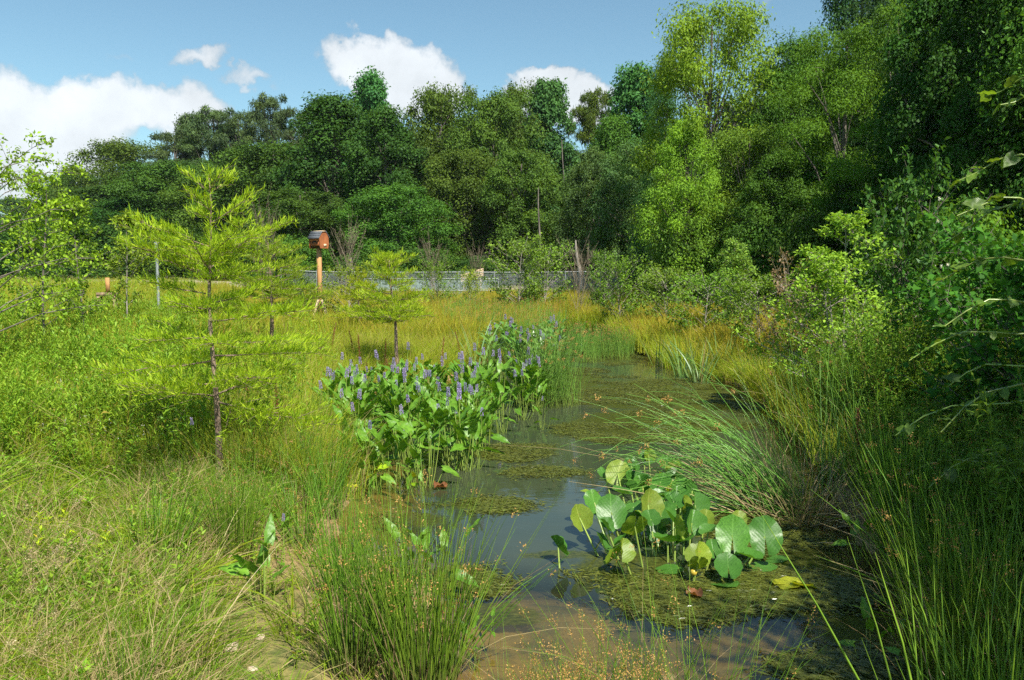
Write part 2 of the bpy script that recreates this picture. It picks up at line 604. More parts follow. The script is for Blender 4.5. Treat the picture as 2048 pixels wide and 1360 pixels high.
def grid_mesh(name, xs, ys, zf, mats, keep=None, attrs=None):
    X, Y = np.meshgrid(xs, ys)
    Z = zf(X, Y)
    V = np.stack([X, Y, Z], -1).reshape(-1, 3)
    nx, ny = len(xs), len(ys)
    a = (np.arange(ny - 1)[:, None] * nx + np.arange(nx - 1)[None]).ravel()
    F = np.stack([a, a + 1, a + nx + 1, a + nx], -1)
    if keep is not None:
        cx = V[F].mean(1)
        F = F[keep(cx[:, 0], cx[:, 1])]
        used = np.unique(F)
        mp = np.zeros(len(V), int); mp[used] = np.arange(len(used))
        V = V[used]; F = mp[F]
    g = G(); g.add(V, F)
    me = g.mesh(name, mats, smooth=True)
    if attrs:
        for k, f in attrs.items():
            at = me.attributes.new(k, 'FLOAT', 'POINT')
            at.data.foreach_set('value', f(V[:, 0], V[:, 1]).astype(np.float32))
    return me


# ground: wet brown mud by the water, soil and thatch elsewhere
m, t = new_mat('soil')
geo = t.node('ShaderNodeNewGeometry').outputs['Position']
sep = t.node('ShaderNodeSeparateXYZ'); t.l.new(geo, sep.inputs[0])
n1 = t.noise(geo, 1.6, 6, .6); n2 = t.noise(geo, 14, 6, .65); n3 = t.noise(geo, 60, 3, .6)
mud = t.mix(t.ramp(n2, .3, .7), (0.17, 0.105, 0.045), (0.33, 0.22, 0.10))
turf = t.mix(t.ramp(n2, .35, .65), (0.08, 0.11, 0.018), (0.22, 0.20, 0.055))
land = t.mix(t.ramp(t.math('ADD', sep.outputs[2], t.math('MULTIPLY', n1, .12)), .10, .26), mud, turf)
bedc = t.mix(t.ramp(t.noise(geo, 3.0, 5, .6), .40, .62), (0.28, 0.205, 0.06), (0.13, 0.115, 0.03))
col = t.mix(t.ramp(sep.outputs[2], -.03, .0), bedc, land)
b = t.node('ShaderNodeBsdfPrincipled'); t.l.new(col, b.inputs['Base Color']); b.inputs['Roughness'].default_value = .85
bp = t.node('ShaderNodeBump'); bp.inputs['Strength'].default_value = .6; bp.inputs['Distance'].default_value = .03
t.l.new(t.math('ADD', n2, t.math('MULTIPLY', n3, .4)), bp.inputs['Height']); t.l.new(bp.outputs[0], b.inputs['Normal'])
out(t, b.outputs[0])
xs = axis(-420, 420, 0, .09, 1.028)
ys = axis(-60, 900, 7.0, .08, 1.024)
ground = link('ground', grid_mesh('ground', xs, ys, gz, m))
tag(ground, kind='structure')

# water: mirror-like skin over murky green-brown water, clearer where it is shallow
m, t = new_mat('pond_water')
geo = t.node('ShaderNodeNewGeometry').outputs['Position']
dep = t.node('ShaderNodeAttribute', attribute_name='depth').outputs['Fac']
alg = t.node('ShaderNodeAttribute', attribute_name='weedy').outputs['Fac']
mp = t.node('ShaderNodeMapping'); mp.inputs['Scale'].default_value = (1, 1.6, 1); t.l.new(geo, mp.inputs[0])
na = t.noise(mp.outputs[0], 2.6, 7, .68, .6); nb = t.noise(mp.outputs[0], 26, 5, .7)
af = t.ramp(t.math('ADD', t.math('ADD', alg, t.math('MULTIPLY', t.math('SUBTRACT', na, .5), 1.5)), t.math('MULTIPLY', t.math('SUBTRACT', nb, .5), .5)), .45, .75)
murk = t.mix(t.ramp(t.noise(geo, .8, 3), .3, .7), (0.034, 0.046, 0.026), (0.048, 0.058, 0.030))
algc = t.mix(t.ramp(nb, .35, .7), (0.025, 0.034, 0.008), (0.085, 0.095, 0.018))
body = t.mix(af, murk, algc)
dif = t.node('ShaderNodeBsdfDiffuse'); t.l.new(body, dif.inputs[0])
tr = t.node('ShaderNodeBsdfTransparent'); tr.inputs[0].default_value = (.86, .82, .62, 1)
opac = t.math('MAXIMUM', t.ramp(dep, .02, .34, .12, 1.0), t.math('MULTIPLY', af, .8))
mx = t.node('ShaderNodeMixShader'); t.l.new(opac, mx.inputs[0]); t.l.new(tr.outputs[0], mx.inputs[1]); t.l.new(dif.outputs[0], mx.inputs[2])
gl = t.node('ShaderNodeBsdfGlossy'); gl.inputs['Roughness'].default_value = .03
gl.inputs[0].default_value = (.95, .98, 1, 1)
fs = t.node('ShaderNodeFresnel'); fs.inputs[0].default_value = 1.36
bp = t.node('ShaderNodeBump'); bp.inputs['Strength'].default_value = .05; bp.inputs['Distance'].default_value = .02
nr = t.noise(mp.outputs[0], 5, 3, .5)
t.l.new(t.math('ADD', nr, t.math('MULTIPLY', t.math('MULTIPLY', nb, af), 1.2)), bp.inputs['Height'])
for s_ in (gl, fs): t.l.new(bp.outputs[0], s_.inputs['Normal'])
mx2 = t.node('ShaderNodeMixShader')
t.l.new(t.math('MULTIPLY', fs.outputs[0], t.ramp(af, 0, 1, 1.0, .55)), mx2.inputs[0])
t.l.new(mx.outputs[0], mx2.inputs[1]); t.l.new(gl.outputs[0], mx2.inputs[2])
out(t, mx2.outputs[0])

WEEDY = [(1260, 790, 230, 40), (1300, 850, 260, 45), (1130, 760, 120, 40), (1400, 800, 140, 40), (1030, 905, 120, 22), (1080, 945, 90, 12), (1220, 700, 130, 40),
         (1000, 1230, 130, 36), (940, 1160, 80, 30), (1250, 1130, 150, 45), (1390, 1210, 190, 40), (1560, 1120, 180, 60), (1600, 1200, 190, 60),
         (1130, 1110, 120, 14), (1660, 1330, 120, 26), (1480, 1040, 130, 40), (960, 1010, 110, 16), (820, 1040, 120, 22), (1700, 1260, 120, 50)]
WEEDY = [(*hit(a, b), c, d, a, b) for a, b, c, d in WEEDY]


def weedy(x, y):
    px, py = topix(np.asarray(x), np.maximum(np.asarray(y), .5), 0.0)
    r = np.zeros(px.shape)
    for (_, _, c, d, a, b) in WEEDY:
        r = np.maximum(r, 1 - ((px - a) / c) ** 2 - ((py - b) / d) ** 2)
    return np.clip(r, 0, 1)


xs = np.linspace(-3.2, 6.5, 130)
ys = np.concatenate([np.linspace(1.2, 12, 160), np.linspace(12.2, 32, 70)])
water = link('pond_water', grid_mesh('pond_water', xs, ys, lambda x, y: x * 0, m,
             keep=lambda x, y: pond_sd(x, y) < .5,
             attrs={'depth': lambda x, y: np.maximum(-gz(x, y), 0), 'weedy': weedy}))
tag(water, kind='structure')
#PART2
# ------------------------------------------------------------------ gravel path, fences, far house
def gzf(x, y): return float(gz(np.array([x]), np.array([y]))[0])


m = plain_mat('gravel', (0.36, 0.30, 0.24), .9, 0, 14, .3)
xs = np.linspace(-30, 24, 110); ys = np.array([50.5, 51.5, 52.5, 53.5, 54.5])
path = link('gravel_path', grid_mesh('gravel_path', xs, ys, lambda x, y: gz(x, y) + .05, m))
tag(path, kind='structure')

steel = plain_mat('galvanised_steel', (0.42, 0.44, 0.45), .45, .6, 5, .2)
wood_new = bark_mat('sawn_cedar', (0.40, 0.20, 0.07), (0.52, 0.29, 0.12), 10, (1, 1, .08), .15)
wood_pale = plain_mat('pale_pine', (0.62, 0.46, 0.30), .7, 0, 30, .2, (1, .1, 1))
wood_grey = plain_mat('weathered_wood', (0.26, 0.18, 0.11), .9, 0, 20, .3)
wood_red = bark_mat('stained_cedar', (0.27, 0.085, 0.028), (0.42, 0.14, 0.045), 9, (1, 1, .3), .1)


def tube(name, pts, r, mat, parent=None, sides=6):
    g = G(); sweep(g, np.array([pts]), r, sides)
    return link(name, g.mesh(name, mat, smooth=sides > 4), parent)


# chain link fence: rails, posts and the woven wire, running along the far side of the meadow
fx0, fx1, fy = -13.0, 7.0, 45.0
fence = empty('chain_link_fence', (0, 0, 0))
tag(fence, 'long low silver chain link fence crossing the far side of the meadow', 'fence')
nposts = 11
fxs = np.linspace(fx0, fx1, nposts)
for i, x in enumerate(fxs):
    z = gzf(x, fy)
    tube('post', [(x, fy, z - .1), (x, fy, z + 1.62)], .035, steel, fence)
for i in range(nposts - 1):
    xa, xb = fxs[i], fxs[i + 1]
    za, zb = gzf(xa, fy), gzf(xb, fy)
    for h in (1.56, .08):
        tube('rail', [(xa, fy, za + h), (xb, fy, zb + h)], .024, steel, fence)
g = G()
P = []
for x in np.arange(fx0, fx1 - 1.4, .085):
    for s in (1, -1):
        xa = x if s > 0 else x + 1.45
        xb = xa + s * 1.45
        P.append([(xa, fy + .03, gzf(xa, fy) + .08), (xb, fy + .03, gzf(xb, fy) + 1.55)])
sweep(g, np.array(P), .0055, 2, ax=np.array([0, 1, 0.0]))
tag(link('wire_mesh', g.mesh('wire_mesh', steel), fence), kind='stuff')

# a second, nearer run of fence with a blue-grey look on the left part
f2 = empty('garden_fence', (0, 0, 0))
tag(f2, 'short run of wire fence with close blue-grey netting before the long fence', 'fence')
fxa, fxb, fy2 = -7.6, -.7, 41.0
fxs2 = np.linspace(fxa, fxb, 5)
for x in fxs2:
    z = gzf(x, fy2); tube('post', [(x, fy2, z - .1), (x, fy2, z + 1.32)], .03, steel, f2)
for i in range(4):
    for h in (1.28, .66):
        tube('rail', [(fxs2[i], fy2, gzf(fxs2[i], fy2) + h), (fxs2[i + 1], fy2, gzf(fxs2[i + 1], fy2) + h)], .018, steel, f2)
g = G(); P = []
for x in np.arange(fxa, fxb - .9, .05):
    for s in (1, -1):
        xa = x if s > 0 else x + .92
        P.append([(xa, fy2 + .03, gzf(xa, fy2) + .03), (xa + s * .92, fy2 + .03, gzf(xa + s * .92, fy2) + 1.26)])
net = plain_mat('blue_grey_netting', (0.33, 0.42, 0.45), .6, .2)
sweep(g, np.array(P), .0055, 2, ax=np.array([0, 1, 0.0]))
tag(link('netting', g.mesh('netting', net), f2), kind='stuff')

# wooden rail fence on the right, far
wf = empty('wooden_rail_fence', (0, 0, 0))
tag(wf, 'pale wooden two-rail fence far behind the pond, right of the wire fence', 'fence')
for i, x in enumerate(np.linspace(6.0, 15.2, 6)):
    z = gzf(x, 49)
    g = G(); box(g, x - .07, x + .07, 48.93, 49.07, z - .1, z + 1.35)
    link('post', g.mesh('post', wood_pale), wf)
for i in range(5):
    xa, xb = 6.0 + i * 1.84, 6.0 + (i + 1) * 1.84
    for h in (1.28, .95):
        za, zb = gzf(xa, 49) + h, gzf(xb, 49) + h
        g = G(); V = [(xa, 48.86, za), (xb, 48.86, zb), (xb, 48.86, zb + .11), (xa, 48.86, za + .11), (xa, 48.92, za), (xb, 48.92, zb), (xb, 48.92, zb + .11), (xa, 48.92, za + .11)]
        g.add(V, [(0, 1, 2, 3), (5, 4, 7, 6), (3, 2, 6, 7), (1, 0, 4, 5), (0, 3, 7, 4), (2, 1, 5, 6)])
        link('rail', g.mesh('rail', wood_pale), wf)

# slanting timber rails left of centre behind the fence
lx, ly, lz = atY(945, 547, 51)
lg = empty('timber_pile', (lx, ly, gzf(lx, ly)))
tag(lg, 'small leaning heap of weathered rails on the gravel path behind the fence', 'timber')
for i in range(4):
    z = 0.75 + i * .13
    tube('rail', [(-.75, .1 * i, z), (.7, .1 * i, z + .42)], .06, wood_pale, lg)
for s in (-.55, .5):
    tube('post', [(s, .15, -.1), (s, .15, 1.25 + s * .3)], .07, wood_pale, lg)

# thin metal pole left, with its crossbar
x, y, _ = atY(315, 545, 26)
pl = empty('metal_pole', (x, y, gzf(x, y)))
tag(pl, 'thin grey metal pole behind the large cypress sapling', 'pole')
ztop = atY(315, 483, 26)[2] - gzf(x, y)
tube('shaft', [(0, 0, -.1), (0, 0, ztop)], .05, steel, pl)
tube('crossbar', [(-.06, 0, ztop - .05), (.3, 0, ztop - .05)], .03, steel, pl)

# small wooden planter seat with an upright, far left
x, y, _ = atY(215, 600, 27)
st = empty('garden_bench', (x, y, gzf(x, y)), .3)
tag(st, 'small weathered wooden seat with an upright post in the left meadow', 'seat')
zt = max(.5, atY(215, 585, 27)[2] - gzf(x, y))
g = G(); box(g, -.3, .3, -.22, .22, zt - .12, zt); link('seat', g.mesh('seat', wood_grey), st)
for sx in (-.24, .24):
    for sy in (-.17, .17):
        g = G(); box(g, sx - .05, sx + .05, sy - .05, sy + .05, -.1, zt - .123); link('leg', g.mesh('leg', wood_grey), st)
g = G(); box(g, -.06, .06, .1, .2, zt + .002, zt + .5); link('upright', g.mesh('upright', wood_new), st)

# a house with a red roof glimpsed between the trunks
x, y, z = atY(1180, 425, 92)
hs = empty('house', (x, y, gzf(x, y)))
tag(hs, 'house with a rust-red roof glimpsed between the dark trees', 'house')
zr = z - gzf(x, y)
redroof = plain_mat('red_roof', (0.50, 0.14, 0.07), .8, 0, 10, .3)
wallm = plain_mat('tan_wall', (0.45, 0.33, 0.22), .8)
g = G(); box(g, -4, 4, -3, 3, -1, zr); link('wall', g.mesh('wall', wallm), hs)
g = G(); g.add([(-4.4, -3.4, zr), (4.4, -3.4, zr), (4.4, 0, zr + 2.2), (-4.4, 0, zr + 2.2), (-4.4, 3.4, zr), (4.4, 3.4, zr),
                (-4.4, -3.4, zr - .15), (4.4, -3.4, zr - .15), (4.4, 3.4, zr - .15), (-4.4, 3.4, zr - .15)],
               [(0, 1, 2, 3), (3, 2, 5, 4), (6, 7, 1, 0), (9, 8, 7, 6)])
link('roof', g.mesh('roof', redroof), hs)
for sx in (-2.2, 0, 2.2):
    g = G(); box(g, sx - .45, sx + .45, -3.05, -3.003, zr - 1.9, zr - .7)
    link('window', g.mesh('window', plain_mat('dark_glass', (.03, .04, .05), .1)), hs)


# ------------------------------------------------------------------ trees
def tree_parts(seed, R=.3, base=.18, nc=70, nl=260, ls=.014, lw=.6, shape='round', cr=.2, trunk_r=.018, limbs=26, lean=0., up=.55,
               squash=.75, droop=.2, thr=1.0, bark=None, top_open=0.):
    """one tree of height 1: returns trunk and crown meshes"""
    global rng
    keep = rng; rng = np.random.default_rng(seed)
    tall = rng.random(nc) ** .85
    z = base + (1 - base) * tall * .95
    f = (z - base) / (1 - base)
    if shape == 'round': prof = np.sqrt(np.clip(1 - (2 * f - .95) ** 2 * .86, 0.03, 1))
    elif shape == 'cone': prof = np.clip(1.08 - f, .1, 1) ** .75 * np.clip(.55 + f * 3, 0, 1)
    elif shape == 'column': prof = np.clip(1 - f ** 3, .12, 1) * np.clip(.6 + f * 2.4, 0, 1)
    elif shape == 'top': prof = np.clip(1.0 - (f - .5) ** 2 * 2.4, .25, 1)
    elif shape == 'bush': prof = np.sqrt(np.clip(1 - f ** 2 * .92, 0.04, 1))
    a = rng.uniform(0, 2 * np.pi, nc)
    rad = prof * R * rng.random(nc) ** .38
    lob = 1 + .22 * np.sin(a * 2 + seed) + .15 * np.sin(a * 3 + seed * 1.7 + f * 5)
    C = np.stack([np.cos(a) * rad * lob + lean * f, np.sin(a) * rad * lob, z], -1)
    cs = R * cr * 1.45 * rng.uniform(.6, 1.35, nc) * (1 - .18 * f)
    n = nc * nl
    ci = np.repeat(np.arange(nc), nl)
    d = rdir(n)
    rr = rng.random(n) ** .42
    ragged = 1 + .35 * (np.sin(d[:, 0] * 5 + ci) * np.cos(d[:, 1] * 6 + ci * 1.3))
    P = C[ci] + d * (cs[ci] * rr * ragged)[:, None] * np.array([1, 1, squash])
    Nn = unit(d * .8 + np.array([0, 0, up]) + rng.normal(size=(n, 3)) * .45)
    ax = unit(np.cross(Nn, rng.normal(size=(n, 3))) + d * .35 + np.array([0, 0, -droop]))
    L = ls * 1.22 * rng.uniform(.6, 1.3, n)
    cv = rng.random(nc)
    v = np.clip(cv[ci] * .55 + rng.random(n) * .45, 0, 1)
    g = G(); leaves(g, P, ax, Nn, L, L * lw, v)
    crown = g.mesh('crown', M['crown'])
    g = G()
    K = 9
    s = np.linspace(0, 1, K)
    tp = np.stack([lean * s * .9 + np.sin(s * 6 + seed) * .006, np.cos(s * 5 + seed) * .006 - .006 * math.cos(seed), -.01 + s * .93], -1)
    sweep(g, tp[None], trunk_r * (1 - .82 * s)[None] + .0012, 8)
    pick = rng.permutation(nc)[:limbs]
    z0 = np.clip(C[pick, 2] * rng.uniform(.45, .85, len(pick)), base * .75, .9)
    A = np.stack([lean * (z0 / .93) * .9, z0 * 0, z0], -1)
    B = C[pick]
    q = np.linspace(0, 1, 5)[None, :, None]
    mid = np.array([0, 0, .04]) * np.sin(q * np.pi)
    Pp = A[:, None] * (1 - q) + B[:, None] * q + mid + rng.normal(size=(len(pick), 5, 3)) * .004
    Pp[:, 0] = A
    rr = trunk_r * (.42 * (1 - z0))[:, None] * np.linspace(1, .15, 5)[None] + .0008
    sweep(g, Pp, rr, 5)
    tm = g.mesh('trunk', bark or M['bark'], smooth=True)
    rng = keep
    return tm, crown


TV = {
    'oak': [tree_parts(s, .32, .12, 160, 270, .0125, .62, 'round', .18) for s in (1, 2, 3)],
    'maple': [tree_parts(s, .27, .08, 170, 250, .0120, .62, 'column', .19) for s in (4, 5)],
    'poplar': [tree_parts(s, .24, .15, 150, 240, .0125, .7, 'cone', .18) for s in (6, 7)],
    'pine': [tree_parts(s, .20, .45, 105, 170, .019, .22, 'top', .17, .014, 60, squash=.5, up=.3) for s in (8, 9)],
    'neargreen': [tree_parts(s, .27, .06, 130, 480, .0082, .55, 'column', .21) for s in (10, 11)],
    'airy': [tree_parts(12, .30, .10, 165, 260, .0105, .42, 'round', .17, droop=.5, limbs=70, trunk_r=.012),
             tree_parts(13, .28, .14, 125, 280, .0105, .42, 'column', .18, droop=.5, limbs=60, trunk_r=.012)],
    'feather': [tree_parts(s, .32, .08, 120, 420, .0105, .30, 'round', .21, squash=.45, droop=.35, up=.8) for s in (14, 15)],
    'vine': [tree_parts(s, .24, .02, 170, 360, .0085, .85, 'column', .19, up=.35, droop=.3) for s in (16, 17)],
    'shrub': [tree_parts(s, .55, .03, 60, 300, .030, .6, 'bush', .26, limbs=24, trunk_r=.02) for s in (18, 19)],
    'far': [tree_parts(s, .34, .10, 60, 130, .028, .7, 'round', .26, limbs=8) for s in (20, 21)],
}
tcount = {}


def tree(kind, px, top, wpx, Y, name, label, cat='tree', color=(.06, .1, .03), group=None, var=None, basez=None, yoff=0, rz=None):
    c = tcount.get(kind, 0); tcount[kind] = c + 1
    vs = TV[kind]
    tm, cm = vs[c % len(vs) if var is None else var]
    x, _, zt = atY(px, top, Y)
    zb = gzf(x, Y) if basez is None else basez
    H = max((zt - zb) * 1.02, .5)
    w = wpx / FPX * Y
    Rn = {'oak': .32, 'maple': .27, 'poplar': .24, 'pine': .20, 'neargreen': .27, 'airy': .30, 'feather': .32, 'vine': .24, 'shrub': .55, 'far': .34}[kind]
    s = w * 1.28 / (2 * Rn * 1.12)
    r = empty(name, (x, Y, zb), random.uniform(0, 6.28) if rz is None else rz, (s, s, H))
    tag(r, label, cat, group)
    link('trunk', tm, r)
    link('crown', cm, r, color=tuple(q * 1.62 for q in color))
    return r


OAK = (.046, .094, .018); OAK2 = (.062, .104, .019); DK = (.032, .075, .016); GR = (.054, .125, .020); POP = (.046, .115, .036)
PINE = (.058, .090, .040); YG = (.125, .225, .022); GREY = (.060, .108, .034); VN = (.028, .068, .012); FE = (.070, .160, .018)
FT = 'trees of the wood'
# --- left wing, far to near
tree('maple', 30, 395, 110, 150, 'broadleaf_tree', 'low distant treetop at the left end of the wood under the clouds', color=GREY)
tree('maple', 110, 372, 120, 135, 'broadleaf_tree', 'distant dark green tree left of the first rounded oak', color=OAK)
tree('oak', 165, 338, 120, 118, 'broadleaf_tree', 'rounded green tree stepping down at the left of the wood', color=OAK)
tree('oak', 248, 280, 170, 106, 'oak_tree', 'broad olive green oak with a flat top, left of the pines', color=OAK2)
tree('poplar', 375, 232, 90, 104, 'pine_tree', 'blue-green tree at the left edge of the pine group', color=PINE)
tree('pine', 350, 258, 100, 100, 'pine_tree', 'leftmost pine in the group on the skyline, lower than its neighbours', color=PINE)
tree('pine', 425, 218, 100, 98, 'pine_tree', 'tall pine standing mid-group on the skyline', color=PINE)
tree('pine', 478, 222, 90, 96, 'pine_tree', 'thin-topped pine just left of the round-headed pine', color=PINE)
tree('pine', 538, 192, 84, 94, 'pine_tree', 'round-headed pine rising above the others on the skyline', color=PINE)
tree('pine', 612, 210, 90, 92, 'pine_tree', 'sparse flat-topped pine right of the round-headed pine', color=PINE)
tree('maple', 200, 372, 180, 96, 'broadleaf_tree', 'dark green tree low below the flat-topped olive oak', color=DK)
tree('oak', 330, 320, 190, 86, 'broadleaf_tree', 'deep green rounded tree below the pine group', color=OAK)
tree('oak', 450, 330, 170, 80, 'oak_tree', 'olive tinged oak behind the top of the large cypress sapling', color=OAK2)
tree('maple', 250, 395, 160, 84, 'broadleaf_tree', 'dark dense tree behind the left side of the large cypress sapling', color=DK)
tree('oak', 545, 285, 200, 78, 'broadleaf_tree', 'mid green rounded tree left of the big dark central tree', color=OAK)
tree('poplar', 738, 148, 140, 84, 'poplar_tree', 'tall tree whose forked light green top stands before the big cloud', color=POP)
tree('maple', 668, 190, 210, 70, 'broadleaf_tree', 'big dark green tree with a domed crown behind the birdhouse', color=DK)
tree('maple', 770, 215, 170, 66, 'broadleaf_tree', 'big dark green tree sloping down right of the domed one', color=DK)
tree('oak', 600, 380, 180, 62, 'broadleaf_tree', 'lower dark green tree spreading behind the birdhouse', color=OAK)
tree('oak', 790, 370, 170, 58, 'broadleaf_tree', 'lower bright-edged tree whose boughs hang to the right of the birdhouse', color=GR)
# --- centre
tree('oak', 880, 172, 150, 70, 'oak_tree', 'olive oak with a pointed dome right under the big cloud', color=OAK2)
tree('oak', 985, 182, 160, 66, 'oak_tree', 'wide olive oak in the middle of the wood', color=OAK2)
tree('poplar', 1098, 160, 130, 72, 'poplar_tree', 'fresh green leafy tree rising against the two small clouds', color=POP)
tree('oak', 1040, 168, 120, 74, 'oak_tree', 'olive treetop between the wide oak and the fresh green tree', color=OAK2)
tree('pine', 1190, 182, 80, 76, 'pine_tree', 'thin ragged pine before the right-hand small cloud', color=OAK2)
tree('oak', 930, 300, 150, 62, 'oak_tree', 'olive oak crown hanging low over the fence, left of the dark gap', color=OAK2)
tree('oak', 1045, 300, 150, 60, 'oak_tree', 'olive oak crown low over the middle of the fence', color=OAK2)
tree('poplar', 1272, 132, 150, 60, 'poplar_tree', 'tall dark-lobed green tree left of the bright yellow-green one', color=POP)
tree('maple', 1225, 230, 120, 58, 'broadleaf_tree', 'green tree filling the dip right of the ragged pine', color=GR)
tree('oak', 1200, 300, 130, 52, 'broadleaf_tree', 'grey-green tree with layered boughs beside the dark gap', color=GREY)
tree('oak', 1275, 290, 150, 48, 'broadleaf_tree', 'grey-green tree with rounded clumps left of the yellow-green one', color=GREY)
tree('poplar', 1140, 360, 60, 56, 'cedar_tree', 'slim olive cedar standing by the dark gap above the fence', color=OAK2)
# --- right wing
tree('airy', 1425, 2, 265, 36, 'willow_tree', 'tall airy yellow-green tree, the brightest on the skyline', color=YG, var=0)
tree('airy', 1375, 235, 180, 33, 'willow_tree', 'lower yellow-green boughs left of the brightest tree', color=YG, var=1)
tree('airy', 1500, 250, 190, 34, 'willow_tree', 'yellow-green tree right of the pale slanting trunk', color=(.10, .18, .026), var=0)
tree('neargreen', 1590, 70, 210, 36, 'broadleaf_tree', 'fresh green tree stepping up right of the brightest tree', color=GR)
tree('neargreen', 1335, 105, 90, 42, 'broadleaf_tree', 'darker green tree peeping left of the brightest treetop', color=POP)
tree('neargreen', 1735, -190, 230, 38, 'poplar_tree', 'very tall dark tree whose top leaves the upper edge', color=(.032, .075, .024))
tree('neargreen', 1870, -220, 300, 36, 'poplar_tree', 'very tall dark tree behind the feathery one', color=(.032, .075, .024))
tree('feather', 1695, 55, 240, 31, 'locust_tree', 'feathery bright green locust tree in the upper right', color=FE)
tree('feather', 1800, 10, 230, 30, 'locust_tree', 'feathery locust tree high at the upper right', color=FE)
tree('feather', 1790, 230, 230, 26, 'locust_tree', 'feathery locust tree with drooping layered boughs over the shade', color=FE)
tree('neargreen', 1640, 270, 180, 32, 'broadleaf_tree', 'mid green tree over the dark hollow right of centre', color=GR)
tree('vine', 1555, 300, 150, 30, 'vine_covered_tree', 'creeper-clad tree right of the pale slanting trunk', color=(.05, .105, .016))
tree('vine', 1900, -120, 230, 24, 'vine_covered_tree', 'tall trunk smothered in dark creeper at the upper right', color=VN)
tree('vine', 2030, -200, 260, 21, 'vine_covered_tree', 'very dark creeper-clad tree at the right edge', color=VN)
tree('vine', 1960, 170, 220, 20, 'vine_covered_tree', 'rounded mass of dark creeper below the tall trunk', color=(.034, .078, .014))
tree('vine', 1700, 330, 120, 27, 'vine_covered_tree', 'slim creeper-clad tree in the dark hollow', color=VN)
tree('vine', 2160, -100, 260, 18, 'vine_covered_tree', 'creeper-clad tree just beyond the right edge', color=VN)
tree('neargreen', 2300, -400, 420, 17, 'broadleaf_tree', 'large tree beyond the right edge', color=GR)
# --- understorey in front of the wood
SH = 'shrubs under the wood'
for i, (px, top, w, Y, c, lab) in enumerate([
    (60, 440, 160, 70, OAK, 'dark shrub at the foot of the wood on the far left'),
    (180, 450, 170, 66, DK, 'dark shrub behind the left saplings'),
    (330, 470, 170, 60, OAK, 'shrub behind the lower left boughs of the large cypress'),
    (480, 468, 160, 58, DK, 'dark shrub right behind the large cypress trunk'),
    (600, 480, 140, 54, GR, 'green shrub left of the birdhouse post'),
    (740, 505, 150, 53, OAK, 'shrub behind the small central cypress'),
    (850, 500, 150, 54, OAK, 'fresh green shrub with a bright edge above the fence'),
    (960, 515, 120, 55, DK, 'dark shrub below the middle oaks'),
    (1230, 520, 130, 54, DK, 'dark shrub in the deep gap behind the wooden rails'),
    (1330, 505, 150, 42, GREY, 'grey-green shrub below the rounded clumps'),
    (1390, 440, 150, 33, (.085, .16, .026), 'yellowish shrub at the foot of the brightest tree'),
    (1540, 450, 150, 29, GR, 'green shrub in the shade right of the birch'),
    (1620, 430, 130, 26, (.05, .11, .016), 'leafy shrub below the dark hollow'),
    (1780, 470, 180, 20, VN, 'dark shrub behind the white-flowered bush'),
]):
    tree('shrub', px, top, w, Y, 'shrub', lab, 'shrub', color=c)
tree('shrub', 1900, 425, 260, 15.5, 'shrub', 'big rounded bright green shrub on the right bank', 'shrub', color=(.07, .155, .014), var=0)
tree('shrub', 2010, 470, 220, 13.5, 'shrub', 'green shrub at the right edge behind the big-leaved sapling', 'shrub', color=(.06, .135, .014), var=1)
tree('shrub', 1800, 520, 150, 17, 'shrub', 'low green shrub left of the big rounded one', 'shrub', color=(.07, .15, .016))

# far wood behind, one mass
def scatter(name, objs, P, R, S, idx, label=None, kind='stuff'):
    """instances of the meshes objs on points; rotation, scale and choice per point"""
    n = len(P)
    me = bpy.data.meshes.new(name)
    me.vertices.add(n)
    me.vertices.foreach_set('co', np.asarray(P, np.float32).ravel())
    for nm, ty, arr in (('rot', 'FLOAT_VECTOR', R), ('scl', 'FLOAT_VECTOR', S)):
        a = me.attributes.new(nm, ty, 'POINT'); a.data.foreach_set('vector', np.asarray(arr, np.float32).ravel())
    a = me.attributes.new('idx', 'INT', 'POINT'); a.data.foreach_set('value', np.asarray(idx, np.int32))
    me.update()
    o = bpy.data.objects.new(name, me); COL.objects.link(o)
    lib = bpy.data.collections.new(name + '_kinds')
    for i, mm in enumerate(objs):
        q = bpy.data.objects.new('%s_kind_%02d' % (name, i), mm); lib.objects.link(q)
    ng = bpy.data.node_groups.new(name + '_scatter', 'GeometryNodeTree')
    ng.interface.new_socket('Geometry', in_out='INPUT', socket_type='NodeSocketGeometry')
    ng.interface.new_socket('Geometry', in_out='OUTPUT', socket_type='NodeSocketGeometry')
    N, L = ng.nodes, ng.links
    gi = N.new('NodeGroupInput'); go = N.new('NodeGroupOutput')
    ci = N.new('GeometryNodeCollectionInfo'); ci.inputs['Collection'].default_value = lib
    ci.inputs['Separate Children'].default_value = True; ci.inputs['Reset Children'].default_value = True
    ip = N.new('GeometryNodeInstanceOnPoints'); ip.inputs['Pick Instance'].default_value = True

    def attr(nm, ty):
        a = N.new('GeometryNodeInputNamedAttribute'); a.data_type = ty; a.inputs[0].default_value = nm
        return [s for s in a.outputs if s.enabled and s.name == 'Attribute'][0]
    L.new(gi.outputs[0], ip.inputs['Points']); L.new(ci.outputs[0], ip.inputs['Instance'])
    L.new(attr('idx', 'INT'), ip.inputs['Instance Index'])
    e2r = N.new('FunctionNodeEulerToRotation'); L.new(attr('rot', 'FLOAT_VECTOR'), e2r.inputs[0])
    L.new(e2r.outputs[0], ip.inputs['Rotation'])
    L.new(attr('scl', 'FLOAT_VECTOR'), ip.inputs['Scale'])
    L.new(ip.outputs[0], go.inputs[0])
    md = o.modifiers.new('scatter', 'NODES'); md.node_group = ng
    tag(o, kind=kind)
    if label: o['label'] = label
    return o


def plant_kind_crown(kind, col, i):
    """a whole tree as one mesh for the far wood"""
    return None


